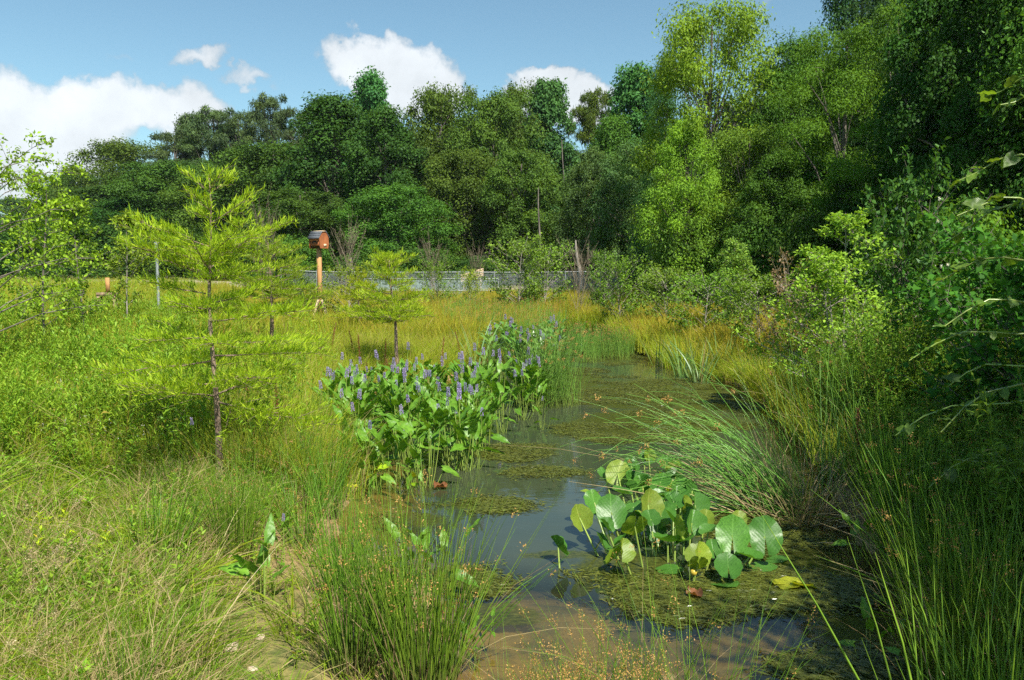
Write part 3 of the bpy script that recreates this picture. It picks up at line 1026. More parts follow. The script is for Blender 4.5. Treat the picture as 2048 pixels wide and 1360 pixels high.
fc = leaf_mat('far_wood_leaves', (.04, .075, .025), (.075, .12, .036), trans=.25, gloss=.02)
farm = []
for tm, cm in TV['far']:
    c = cm.copy(); c.materials.clear(); c.materials.append(fc); farm.append(c)
pts = []; scl = []
for i in range(150):
    a = random.random()
    px = random.uniform(-500, 2500)
    Y = (150 - 90 * min(max((px - 100) / 700, 0), 1) if px < 800 else 62 + 25 * random.random() - 30 * max(0, (px - 1300) / 700)) + random.uniform(10, 45)
    lim = np.interp(px, [-500, 0, 100, 160, 330, 540, 660, 900, 1150, 1230, 1330, 1640, 2048, 2500], [430, 430, 400, 370, 300, 280, 250, 235, 260, 240, 200, 110, 0, -100])
    x, _, zt = atY(px, lim + random.uniform(0, 110), Y)
    zb = gzf(x, Y) - .3
    H = max(zt - zb, 4)
    pts.append((x, Y, zb)); scl.append((H * .9 if H < 16 else 15, H * .9 if H < 16 else 15, H))
rot = np.zeros((len(pts), 3)); rot[:, 2] = rng.uniform(0, 6.28, len(pts))
scatter('far_wood', farm, pts, rot, scl, rng.integers(0, 2, len(pts)), 'dark mass of trees deep in the wood')
# undergrowth filling the foot of the wood
ug = []
for tm, cm in TV['shrub']:
    c = cm.copy(); c.materials.clear(); c.materials.append(fc); ug.append(c)
pts = []; scl = []
for i in range(170):
    px = random.uniform(-300, 2300)
    Y = np.interp(px, [-300, 200, 700, 1200, 1400, 1700, 2300], [90, 85, 62, 62, 46, 34, 25]) + random.uniform(0, 18)
    x, _, _ = atY(px, 500, Y)
    h = random.uniform(1.6, 4.5)
    pts.append((x, Y, gzf(x, Y) - .1)); scl.append((h * 1.3, h * 1.3, h))
rot = np.zeros((len(pts), 3)); rot[:, 2] = rng.uniform(0, 6.28, len(pts))
scatter('undergrowth', ug, pts, rot, scl, rng.integers(0, 2, len(pts)), 'dark undergrowth filling the foot of the wood')

# slight summer haze over the valley
hz = bpy.data.materials.new('haze'); hz.use_nodes = True
ht = NT(hz.node_tree); ht.n.clear()
pv = ht.node('ShaderNodeVolumePrincipled'); pv.inputs['Color'].default_value = (.78, .88, 1, 1); pv.inputs['Density'].default_value = .00013
pv.inputs['Anisotropy'].default_value = .2
ho = ht.node('ShaderNodeOutputMaterial'); ht.l.new(pv.outputs[0], ho.inputs['Volume'])
g = G(); box(g, -430, 430, -70, 915, -3, 62)
o = link('haze', g.mesh('haze', hz)); tag(o, kind='stuff'); o['label'] = 'thin bluish summer haze over the meadow and wood'
#PART3
# ------------------------------------------------------------------ plant builders
def blades(g, n, r, h, w, sides=2, K=4, lean=.25, bend=.35, v=None, base=None, hj=.35, tipr=.15, azb=None, azs=None, mi=0):
    a = rng.uniform(0, 2 * np.pi, n)
    rr = r * np.sqrt(rng.random(n))
    B = np.stack([np.cos(a) * rr, np.sin(a) * rr, np.full(n, -.02)], -1) if base is None else base
    az = a + rng.normal(0, .7, n) if azb is None else rng.normal(azb, azs, n)
    H = h * rng.uniform(1 - hj, 1 + hj * .5, n)
    ln = np.abs(rng.normal(0, lean, n)) + .03
    bd = np.abs(rng.normal(0, bend, n))
    s = np.linspace(0, 1, K)[None]
    out_ = H[:, None] * (ln[:, None] * s + bd[:, None] * s ** 2.2)
    up = H[:, None] * (s - .28 * bd[:, None] * s ** 3)
    P = np.stack([B[:, 0:1] + np.cos(az)[:, None] * out_, B[:, 1:2] + np.sin(az)[:, None] * out_, B[:, 2:3] + up], -1)
    R = (w * .5) * np.clip(1.0 - s ** 2 * (1 - tipr), .08, 1) * rng.uniform(.7, 1.2, n)[:, None]
    sweep(g, P, R, sides, v=v, mi=mi)
    return P


def grass_kind(seed, n, r, h, w, mat, K=4, lean=.25, bend=.35, straw=0, **kw):
    global rng
    k = rng; rng = np.random.default_rng(seed)
    g = G(); blades(g, n, r, h, w, 2, K, lean, bend, **kw)
    if straw: blades(g, straw, r, h * 1.15, w * .7, 2, K, lean * 1.3, bend, v=np.full(straw, .99))
    me = g.mesh('grass_tuft', mat)
    rng = k
    return me


def add_heads(g, tips, dirs, n=14, r=.02, L=.012, Wd=.006, mi=0):
    """loose clusters of small seeds round stem tips"""
    N = len(tips)
    C = np.repeat(tips, n, 0) + rng.normal(size=(N * n, 3)) * r * .5
    leaves(g, C, rdir(N * n) + np.array([0, 0, -.2]), rdir(N * n), L, Wd, droop=0, mi=mi)


def forb(seed, h=.7, nst=4, leafL=.09, leafW=.022, per=26, spread=.12, mat=None, ang=.9, top=True, lean=.15):
    """leafy stems; leaves spiral up each stem"""
    global rng
    k = rng; rng = np.random.default_rng(seed)
    g = G()
    P = blades(g, nst, spread, h, .007, 3, 6, lean, .12, hj=.25)
    for i in range(nst):
        s = np.sort(rng.uniform(.12, 1, per))
        idx = s * 5
        i0 = np.minimum(idx.astype(int), 4); f = (idx - i0)[:, None]
        C = P[i][i0] * (1 - f) + P[i][i0 + 1] * f
        az = np.arange(per) * 2.4 + rng.uniform(0, 6)
        D = np.stack([np.cos(az), np.sin(az), rng.normal(ang * (.2 + s * .9), .25)], -1)
        Nn = np.stack([-np.cos(az) * .5, -np.sin(az) * .5, np.full(per, 1.0)], -1) + rng.normal(size=(per, 3)) * .3
        L = leafL * rng.uniform(.6, 1.2, per) * np.clip(1.25 - s * .6, .4, 1)
        leaves(g, C, D, Nn, L, L * leafW / leafL, droop=.28)
    me = g.mesh('leafy_weed', mat or M['weed'])
    rng = k
    return me


def branchy(seed, H, R, nb=26, nsub=9, nl=9, L=.07, Wd=.04, base=.12, asc=.7, shape='cone', bark=None, leafmat=None, trunk_r=.03, lean=0,
            clus=.07, arch=.0, upright=.2, conelow=.5, curve=.05, stems=1):
    """an open sapling: stems, limbs with side twigs, leaves in clusters along the twigs"""
    global rng
    k = rng; rng = np.random.default_rng(seed)
    g = G(); gl = G()
    for stn in range(stems):
        sa = rng.uniform(0, 6.28); so = 0 if stems == 1 else .05 * H
        K = 10; s = np.linspace(0, 1, K)
        Hs = H * (1 if stn == 0 else rng.uniform(.6, .92))
        tx = so * np.cos(sa) * (.3 + s * 2.2) + lean * s ** 1.3 + curve * np.sin(s * 4 + seed) * s
        ty = so * np.sin(sa) * (.3 + s * 2.2) + curve * np.cos(s * 3.1 + seed) * s
        T = np.stack([tx, ty, -.05 + s * (Hs + .05)], -1)
        sweep(g, T[None], (trunk_r * (1 - .88 * s) + .002)[None] / (stems ** .5), 8)
        nbb = nb // stems
        f = np.sort(rng.uniform(base, .97, nbb))
        idx = f * (K - 1); i0 = np.minimum(idx.astype(int), K - 2); q = (idx - i0)[:, None]
        A = T[i0] * (1 - q) + T[i0 + 1] * q
        az = np.arange(nbb) * 2.4 + rng.normal(0, .5, nbb)
        if shape == 'cone': pr = np.clip(1.05 - f, .08, 1) ** .8 * np.clip(conelow + (f - base) * 2.5, 0, 1)
        else: pr = np.sqrt(np.clip(1 - (2 * f - .95) ** 2 * .9, .05, 1))
        BL = R * pr * rng.uniform(.7, 1.15, nbb)
        u = np.linspace(0, 1, 6)[None]
        rise = asc + rng.normal(0, .15, nbb)
        o_ = BL[:, None] * u
        zz = BL[:, None] * (rise[:, None] * u - arch * u ** 2)
        B = np.stack([A[:, 0:1] + np.cos(az)[:, None] * o_, A[:, 1:2] + np.sin(az)[:, None] * o_, A[:, 2:3] + zz], -1)
        B += rng.normal(size=B.shape) * (BL[:, None, None] * .02) * u[..., None]
        sweep(g, B, (trunk_r * .32 * (1 - f * .6))[:, None] * (1 - .8 * u) + .0015, 4)
        # twigs
        n = nbb * nsub
        bi = np.repeat(np.arange(nbb), nsub)
        t_ = rng.uniform(.18, 1, n)
        ii = np.minimum((t_ * 5).astype(int), 4); qq = (t_ * 5 - ii)[:, None]
        S = B[bi, ii] * (1 - qq) + B[bi, ii + 1] * qq
        bd = unit(B[bi, -1] - B[bi, 0])
        D = unit(bd * .6 + rng.normal(size=(n, 3)) * .55 + np.array([0, 0, upright]))
        TL = (BL[bi] * .38 * (1.15 - t_) + .05) * rng.uniform(.6, 1.3, n)
        uu = np.linspace(0, 1, 3)[None, :, None]
        TP = S[:, None] + D[:, None] * TL[:, None, None] * uu
        sweep(g, TP, np.array([[.003, .0022, .0012]]) * (1 + H * .12), 3)
        if nl:
            m_ = n * nl
            ti = np.repeat(np.arange(n), nl)
            w_ = rng.random(m_) ** .7
            C = TP[ti, 0] * (1 - w_[:, None]) + TP[ti, 2] * w_[:, None] + rng.normal(size=(m_, 3)) * clus * .5
            DD = unit(D[ti] * .5 + rng.normal(size=(m_, 3)) * .8 + np.array([0, 0, -.1]))
            NN = unit(np.array([0, 0, 1.0]) + rng.normal(size=(m_, 3)) * .6)
            LL = L * rng.uniform(.6, 1.25, m_)
            leaves(gl, C, DD, NN, LL, LL * Wd / L, droop=.12)
    tm = g.mesh('trunk', bark or M['bark_pale'], smooth=True)
    cm = gl.mesh('foliage', leafmat or M['crown']) if nl else None
    rng = k
    return tm, cm


def sapling(name, px, py_base, Y, meshes, label, color=(.1, .18, .03), cat='sapling', rz=0., sc=1., group=None, part='crown'):
    x, _, _ = atY(px, py_base, Y)
    r = empty(name, (x, Y, gzf(x, Y) - .02), rz, sc)
    tag(r, label, cat, group)
    link('trunk', meshes[0], r)
    if meshes[1] is not None: link(part, meshes[1], r, color=color if cat == 'cypress tree' else tuple(q * w_ for q, w_ in zip(color, (1.25, 1.4, 1.0))))
    return r


def hgt(px, py, Y, x=None):
    X, _, z = atY(px, py, Y)
    return z - gzf(X, Y)


# ------------------------------------------------------------------ bald cypress saplings
def cypress(seed, H, R, nb=40, base=.22, dens=1.0, lean=-.05, bottom=.85, sprig=.075, trunk_r=.045):
    global rng
    k = rng; rng = np.random.default_rng(seed)
    g = G(); gl = G()
    K = 14; s = np.linspace(0, 1, K)
    T = np.stack([lean * s * H * .5 + .03 * np.sin(s * 9 + seed) * s, .03 * np.cos(s * 7) * s, -.1 + s * (H + .1)], -1)
    sweep(g, T[None], (trunk_r * (1 - .9 * s ** .8) + trunk_r * .7 * np.exp(-s * 16) + .003)[None], 10)
    f = np.sort(rng.uniform(base, .96, nb)); f[:3] = base + rng.uniform(0, .03, 3)
    idx = f * (K - 1); i0 = np.minimum(idx.astype(int), K - 2); q = (idx - i0)[:, None]
    A = T[i0] * (1 - q) + T[i0 + 1] * q
    az = np.arange(nb) * 2.4 + rng.normal(0, .35, nb)
    g_ = (f - base) / (1 - base)
    BL = R * np.clip(1.05 - g_ ** 1.2, .12, 1) ** .8 * (bottom + (1 - bottom) * np.clip(g_ * 4, 0, 1)) * rng.uniform(.6, 1.15, nb)
    u = np.linspace(0, 1, 7)[None]
    rise = rng.normal(-.02, .09, nb) + g_ ** 2.2 * .8
    B = np.stack([A[:, 0:1] + np.cos(az)[:, None] * BL[:, None] * u, A[:, 1:2] + np.sin(az)[:, None] * BL[:, None] * u,
                  A[:, 2:3] + BL[:, None] * (rise[:, None] * u + .06 * u ** 2)], -1)
    B += rng.normal(size=B.shape) * BL[:, None, None] * .018 * u[..., None]
    sweep(g, B, (trunk_r * .25 * (1 - g_ * .6))[:, None] * (1 - .85 * u) + .0012, 5)
    for i in range(nb):
        ns = int(6 + BL[i] * 22)
        t_ = rng.uniform(.12, 1, ns)
        ii = np.minimum((t_ * 6).astype(int), 5); qq = (t_ * 6 - ii)[:, None]
        S = B[i, ii] * (1 - qq) + B[i, ii + 1] * qq
        side = np.where(rng.random(ns) < .5, 1, -1)
        bd = unit(B[i, -1] - B[i, 0]); perp = np.array([-bd[1], bd[0], 0])
        D = unit(bd * .8 + perp * side[:, None] * .8 + rng.normal(size=(ns, 3)) * .2 + np.array([0, 0, .04]))
        TL = (BL[i] * .46 * (1.12 - t_ * .8) + .05) * rng.uniform(.7, 1.2, ns)
        TP = S[:, None] + D[:, None] * TL[:, None, None] * np.linspace(0, 1, 3)[None, :, None]
        sweep(g, TP, np.array([[.0028, .002, .001]]), 3)
        cnt = np.maximum((TL * 120 * dens).astype(int), 8)
        ti = np.repeat(np.arange(ns), cnt); m_ = len(ti)
        w_ = rng.random(m_)
        C = S[ti] + D[ti] * (TL[ti] * w_)[:, None] + rng.normal(size=(m_, 3)) * .014
        DD = unit(D[ti] * .55 + rng.normal(size=(m_, 3)) * .38 + np.array([0, 0, .65]))
        LL = sprig * rng.uniform(.5, 1.25, m_)
        leaves(gl, C, DD, rdir(m_), LL, LL * .125, droop=-.05)
    # leader tuft
    m_ = int(160 * dens); w_ = rng.random(m_)
    C = T[-4] * (1 - w_[:, None]) + (T[-1] + np.array([0, 0, .06])) * w_[:, None]
    leaves(gl, C, unit(rng.normal(size=(m_, 3)) * .6 + np.array([0, 0, .7])), rdir(m_), sprig * rng.uniform(.7, 1.3, m_), sprig * .16, droop=0)
    a = g.mesh('trunk', M['bark_cypress'], smooth=True); b_ = gl.mesh('foliage', M['cypress'])
    rng = k
    return a, b_


Yc = 7.35
sapling('bald_cypress_sapling', 440, 950, Yc, cypress(31, hgt(425, 345, Yc), 1.2, 40, .30, 1.0, lean=-.03, trunk_r=.034),
        'large feathery yellow-green cypress sapling standing in the left meadow', (1, 1, 1), 'cypress tree')
Y = 15.4
sapling('bald_cypress_sapling', 797, 735, Y, cypress(35, hgt(770, 505, Y), 1.05, 34, .50, .6, lean=-.12, sprig=.10, trunk_r=.05),
        'smaller flat-topped cypress sapling right of the birdhouse, before the flowers', (1, 1.02, 1), 'cypress tree', rz=.5)
Y = 17.5
sapling('bald_cypress_sapling', 545, 700, Y, cypress(37, hgt(545, 455, Y), 1.15, 40, .38, .6, lean=.05, sprig=.10, trunk_r=.06),
        'pale-barked cypress sapling left of the birdhouse with greyer branches', (.85, .92, 1.1), 'cypress tree', rz=2)
Y = 21
sapling('bald_cypress_sapling', 720, 680, Y, cypress(38, hgt(735, 540, Y), .75, 24, .4, .6, sprig=.11, trunk_r=.04),
        'small thin cypress sapling just left of the flat-topped one', (1.05, 1, .9), 'cypress tree', rz=1)

# ------------------------------------------------------------------ open saplings and shrubs
LF = (.20, .29, .035)
b1 = branchy(41, 4.4, 1.9, 34, 9, 14, .085, .046, .22, .55, 'round', M['bark'], lean=.2, arch=.25, clus=.10, trunk_r=.055)
b2 = branchy(42, 3.4, 1.2, 26, 9, 12, .075, .042, .2, .8, 'cone', M['bark'], arch=.15, clus=.08, trunk_r=.026, curve=.12)
sapling('young_tree', -10, 700, 12.5, b1, 'leafy sapling arching in at the left edge, dark slanting trunk', LF, rz=1.0, sc=.88)
sapling('young_tree', 92, 690, 15.5, b2, 'second sapling from the left edge with yellowish leaf clusters', LF, rz=.3, sc=1.12)
sapling('young_tree', 168, 660, 18.5, b2, 'third sapling from the left edge, spindly and half bare', (.13, .20, .03), rz=2.2, sc=1.05)
sapling('young_tree', 255, 620, 21, branchy(43, 3.4, 1.0, 24, 8, 8, .10, .055, .3, .9, 'cone', M['bark_pale'], clus=.08, trunk_r=.02, curve=.1), 'yellow-green sapling peeping over the left boughs of the big cypress', (.17, .23, .04), rz=1)
bir = branchy(44, 3.5, 1.45, 60, 11, 13, .062, .040, .08, .95, 'cone', M['bark_pale'], clus=.09, arch=.25, trunk_r=.04, stems=3, conelow=.75)
sapling('river_birch', 1690, 720, 11.5, bir, 'pale green multi-stemmed birch with peeling tan stems on the right bank', (.21, .32, .055), 'birch tree', rz=.6,
        sc=(1.0, 1.0, hgt(1700, 420, 11.5) / 3.5))
b3 = branchy(45, 3.0, 1.0, 60, 10, 14, .060, .038, .2, .75, 'cone', M['bark_pale'], clus=.09, arch=.2, conelow=.8)
sapling('young_tree', 1470, 600, 21, b3, 'small conical grey-green sapling left of the birch before the wood', (.17, .26, .07), sc=(1.1, 1.1, hgt(1470, 480, 21) / 3.0))
b4 = branchy(46, 2.4, 1.1, 44, 9, 10, .085, .05, .05, .8, 'round', M['bark_pale'], clus=.11, stems=2)
for i, (px, top, Y, w, c, lab) in enumerate([
    (1030, 490, 31, 1.3, (.15, .23, .05), 'airy pale green shrub left of two in front of the middle of the fence'),
    (1085, 500, 33, 1.3, (.13, .22, .04), 'leafy pale green shrub just right of the airy one before the fence'),
    (1340, 545, 24, 1.0, (.15, .21, .045), 'low pale shrub at the left foot of the yellow-green trees'),
    (1245, 520, 27, .9, (.12, .19, .03), 'green sapling with a dark broad-leaved top beside the rails'),
    (940, 545, 30, .55, (.2, .27, .035), 'very small bright green sapling before the blue-grey netting'),
    (1400, 555, 20, .9, (.13, .2, .035), 'bushy green shrub below the small conical sapling'),
    (1205, 510, 32, .8, (.10, .16, .06), 'grey-green sapling before the pale wooden rails'),
    (1530, 560, 17, .9, (.12, .2, .03), 'green bush between the conical sapling and the birch'),
    (880, 530, 33, .8, (.12, .17, .03), 'dull green shrub at the left of the wire fence'),
    (600, 560, 27, .8, (.11, .17, .05), 'grey-leaved bush at the left side of the birdhouse post'),
    (690, 540, 25, .8, (.16, .22, .035), 'yellow-green bush just right of the birdhouse post'),
]):
    x, _, _ = atY(px, 600, Y)
    h = hgt(px, top, Y)
    sapling('shrub', px, 600, Y, b4, lab, c, 'shrub', rz=i * 1.3, sc=(w, w, h / 2.4))
b5 = branchy(47, 2.6, 1.2, 50, 10, 11, .10, .06, .04, .8, 'round', M['bark'], clus=.10, stems=3)
bb = sapling('flowering_shrub', 1822, 700, 13.2, b5, 'dark-leaved shrub with small round white flowers, right of the birch', (.06, .125, .035), 'shrub', rz=.4,
             sc=(.9, .9, hgt(1822, 372, 13.2) / 2.6))
g = G()
for i in range(46):
    a = random.uniform(0, 6.28); f = random.uniform(.25, .98)
    r_ = .95 * math.sqrt(max(.05, 1 - (2 * f - .95) ** 2 * .9)) * random.uniform(.6, 1.1)
    c = np.array([[math.cos(a) * r_, math.sin(a) * r_, 2.6 * f]])
    C = np.repeat(c, 26, 0); D = rdir(26)
    leaves(g, C, D, rdir(26), .03, .014, droop=0)
link('flowers', g.mesh('flowers', M['white_flower']), bb)
for px_, Y_, h_, lab in [(1990, 8.6, 2.3, 'dark broad-leaved bush leaning over the right bank behind the long rushes'),
                         (2075, 6.9, 2.1, 'dark bush filling the right edge above the rushes'),
                         (1905, 10.8, 1.9, 'dark leafy bush before the big rounded shrub')]:
    sapling('bush', px_, 900, Y_, b5, lab, (.05, .12, .022), 'bush', rz=px_, sc=(.85, .85, h_ / 2.6))
tw = branchy(48, 2.2, .7, 36, 12, 0, base=.05, asc=1.7, shape='round', bark=M['twig'], stems=5, trunk_r=.022, upright=.6, curve=.1)
for i, (px, top, Y, w, lab) in enumerate([
    (1157, 500, 30, 1.1, 'pinkish grey bare shrub standing before the fence near the pale rails'),
    (870, 490, 38, 1.0, 'bare grey shrub behind the left half of the fence'),
    (955, 500, 39, .8, 'bare grey shrub by the leaning timber heap'),
    (690, 460, 36, 1.2, 'tall bare-twigged shrub just right of the birdhouse'),
    (530, 425, 34, 1.0, 'dead twiggy top showing above the cypress boughs'),
]):
    sapling('bare_shrub', px, 600, Y, tw, lab, cat='dead shrub', rz=i * 1.7, sc=(w, w, hgt(px, top, Y) / 2.2))
tw2 = branchy(49, 1.5, .6, 30, 10, 6, .05, .022, .1, 1.0, 'round', M['twig'], leafmat=leaf_mat('ruddy_leaves', (.20, .16, .06), (.33, .22, .10)), stems=4, trunk_r=.015)
sapling('shrub', 1590, 640, 15, tw2, 'reddish brown twiggy shrub at the left foot of the birch', cat='shrub', sc=(1.2, 1.2, hgt(1590, 520, 15) / 1.5))
# old trunks seen in the wood
for px, pt, pb, Y, r_, lean, lab in [(1495, 335, 375, 29.8, .09, -.9, 'pale slanting trunk lit by sun within the yellow-green trees'),
                                     (1079, 375, 440, 53, .10, .1, 'straight grey trunk in the shade of the middle oaks'),
                                     (1128, 280, 350, 57, .08, -.35, 'thin reddish bare trunk under the fresh green treetop'),
                                     (1158, 480, 540, 46, .14, -.1, 'pale broken stump with peeling bark before the dark gap'),
                                     (705, 515, 540, 49, .25, 0, 'thick grey trunk just right of the birdhouse')]:
    x, _, zt = atY(px, pt, Y); xb, _, zb0 = atY(px, pb, Y)
    zb = gzf(x, Y)
    r = empty('dead_tree', (x - lean * (zt - zb) / max(zt - zb0, .1) * .3, Y, zb)); tag(r, lab, 'tree trunk')
    s = np.linspace(0, 1, 8)
    P = np.stack([lean * s * 1.4 + .12 * np.sin(s * 5), s * 0, -.2 + s * (zt - zb + .2)], -1)
    g = G(); sweep(g, P[None], (r_ * (1.15 - .85 * s))[None], 10)
    link('trunk', g.mesh('trunk', M['bark_pale'] if 'pale' in lab else M['bark'], smooth=True), r)
    g = G(); L_ = []
    for q in range(7):
        i = random.randint(3, 7); d = rdir(1)[0]; d[2] = abs(d[2]) * .6
        L_.append([P[i], P[i] + d * r_ * 1.5, P[i] + d * r_ * 3 + np.array([0, 0, .05])])
    sweep(g, np.array(L_), np.array([[.3, .2, .08]]) * r_, 5)

# trees just outside the frame on the right: their shade covers the near right bank
tree_sh = tree_parts(50, .36, .22, 90, 300, .016, .65, 'round', .25)
for (x, y, H, w, lab) in [(6.5, 2.4, 7.4, .80, 'tree beyond the right edge that shades the near corner of the pond'),
                          (5.5, .9, 6.6, .80, 'tree at the photographer\'s right that shades the lower right corner')]:
    r = empty('broadleaf_tree', (x, y, gzf(x, y)), x, (H * w, H * w, H)); tag(r, lab, 'tree')
    link('trunk', tree_sh[0], r); link('crown', tree_sh[1], r, color=tuple(q * 1.5 for q in GR))

# ------------------------------------------------------------------ birdhouse-like bat box on a braced post
bx, by, _ = atY(641, 645, 25.5)
bz = gzf(bx, by)
bh = empty('bat_house', (bx, by, bz), math.radians(-36))
tag(bh, 'orange-brown wooden bat house with dark shingle roof on a tall braced post', 'bat house')
zb = hgt(641, 497, 25.5)
S = .62 / .62
g = G(); box(g, -.057, .057, -.057, .057, -.2, zb + .1); link('post', g.mesh('post', wood_new), bh)
for a in (0, 90, 180, 270):
    Rm = Matrix.Rotation(math.radians(a), 4, 'Z')
    p0 = Rm @ Vector((.07, 0, 1.0)); p1 = Rm @ Vector((.50, 0, -.05))
    g = G(); sweep(g, np.array([[tuple(p0), tuple(p1)]]), .045, 4, ax=np.array([.1, .2, 1.0]))
    link('brace', g.mesh('brace', wood_pale), bh)
hb = empty('box', (0, 0, zb), 0, .93); hb.parent = bh
w = .25
prof = [(-.17, 0), (.17, 0), (.20, .10), (.20, .36), (.10, .53), (-.10, .53), (-.20, .36), (-.20, .10)]
for sx in (-1, 1):   # two side boards, the hexagonal ends
    g = G(); V = []
    for x in (sx * w, sx * (w + .022)):
        V += [(x, p[0], p[1]) for p in prof]
    n = 8
    g.add(V, [tuple(range(n))]); g.add(V, [tuple(range(n, 2 * n))]); g.add(V, [(i, (i + 1) % n, n + (i + 1) % n, n + i) for i in range(n)])
    link('side_board', g.mesh('side_board', wood_red), hb)
for sy, nm in ((-1, 'front_board'), (1, 'back_board')):
    for k in range(2):
        g = G(); z0 = .075 + k * .145
        box(g, -w + .002, w - .002, min(sy * .165, sy * .185), max(sy * .165, sy * .185), z0, z0 + .14)
        link(nm, g.mesh(nm, wood_red), hb)
dark = plain_mat('dark_slots', (.02, .018, .015), .9)
g = G(); box(g, -w + .004, w - .004, -.155, .155, .03, .34); link('roosting_slots', g.mesh('roosting_slots', dark), hb)
shing = plain_mat('asphalt_shingle', (.085, .095, .11), .9, 0, 60, .45)
for sy in (-1, 1):
    for k in range(3):   # three overlapping courses of shingle
        y0, z0 = .245 - k * .052, .335 + k * .072
        y1, z1 = y0 - .065, z0 + .09
        g = G()
        V = [(-.29, sy * y0, z0), (.29, sy * y0, z0), (.29, sy * y1, z1), (-.29, sy * y1, z1)]
        V2 = [(a, b + sy * .010, c + .016) for a, b, c in V]
        g.add(V + V2, [(0, 1, 2, 3), (4, 5, 6, 7), (0, 1, 5, 4), (1, 2, 6, 5), (2, 3, 7, 6), (3, 0, 4, 7)])
        link('shingle', g.mesh('shingle', shing), hb)
g = G(); box(g, -.20, .25, -.085, .085, .56, .60); link('ridge_board', g.mesh('ridge_board', wood_pale), hb)
g = G(); box(g, .275, .285, -.02, .09, .06, .15); link('end_block', g.mesh('end_block', wood_pale), hb)
# dark bat-shaped emblem on the front
g = G()
th = np.linspace(0, np.pi, 15)
outer = np.stack([np.cos(th) * .15, np.sin(th) * .10 + .16], -1)
inner = np.stack([np.cos(th) * .125, np.sin(th) * .052 + .012 * np.abs(np.sin(th * 4)) + .155], -1)
V = [(a, -.188, b) for a, b in outer] + [(a, -.188, b) for a, b in inner]
g.add(V, [(i, i + 1, 16 + i, 15 + i) for i in range(14)])
V2 = [(a, -.192, b) for a, b in outer] + [(a, -.192, b) for a, b in inner]
g.add(V2, [(i, i + 1, 16 + i, 15 + i) for i in range(14)])
link('bat_emblem', g.mesh('bat_emblem', dark), hb)


# ------------------------------------------------------------------ rushes and bulrushes
def rush(seed, n=160, r=.12, h=.85, w=.0065, lean=.28, bend=.12, dead=.12, seeds=.25, azb=None, azs=1.2, mat='rush', headr=.022, hn=16, K=5):
    global rng
    k = rng; rng = np.random.default_rng(seed)
    g = G(); P = blades(g, n, r, h, w, 3, K, lean, bend, v=rng.uniform(0, .92, n), azb=azb, azs=azs)
    nd = int(n * dead)
    if nd: blades(g, nd, r * 1.1, h * .75, w * .8, 3, K, lean * 2.2, bend * 3, v=np.full(nd, .97), azb=azb, azs=(azs or 1) * 1.6)
    a = g.mesh('stems', M[mat])
    b_ = None
    if seeds:
        ns = max(int(n * seeds), 1)
        pk = rng.permutation(n)[:ns]
        f = rng.uniform(.72, .9, ns)[:, None]
        T = P[pk, -2] * (1 - (f * 4 - 3).clip(0, 1)) + P[pk, -1] * (f * 4 - 3).clip(0, 1) + rdir(ns) * .012
        g = G(); add_heads(g, T, None, hn, headr, .011, .005)
        b_ = g.mesh('seed_heads', M['seed'])
    rng = k
    return a, b_


def clump(name, px, py, meshes, label, cat, rz=0., sc=1., group=None, z=None, parts=('stems', 'seed_heads')):
    x, y = hit(px, py, .12)
    zz = gzf(x, y) if z is None else z
    r = empty(name, (x, y, zz), rz, sc)
    tag(r, label, cat, group)
    s = link(parts[0], meshes[0], r); tag(s, kind='stuff')
    if meshes[1] is not None: tag(link(parts[1], meshes[1], r), kind='stuff')
    return r


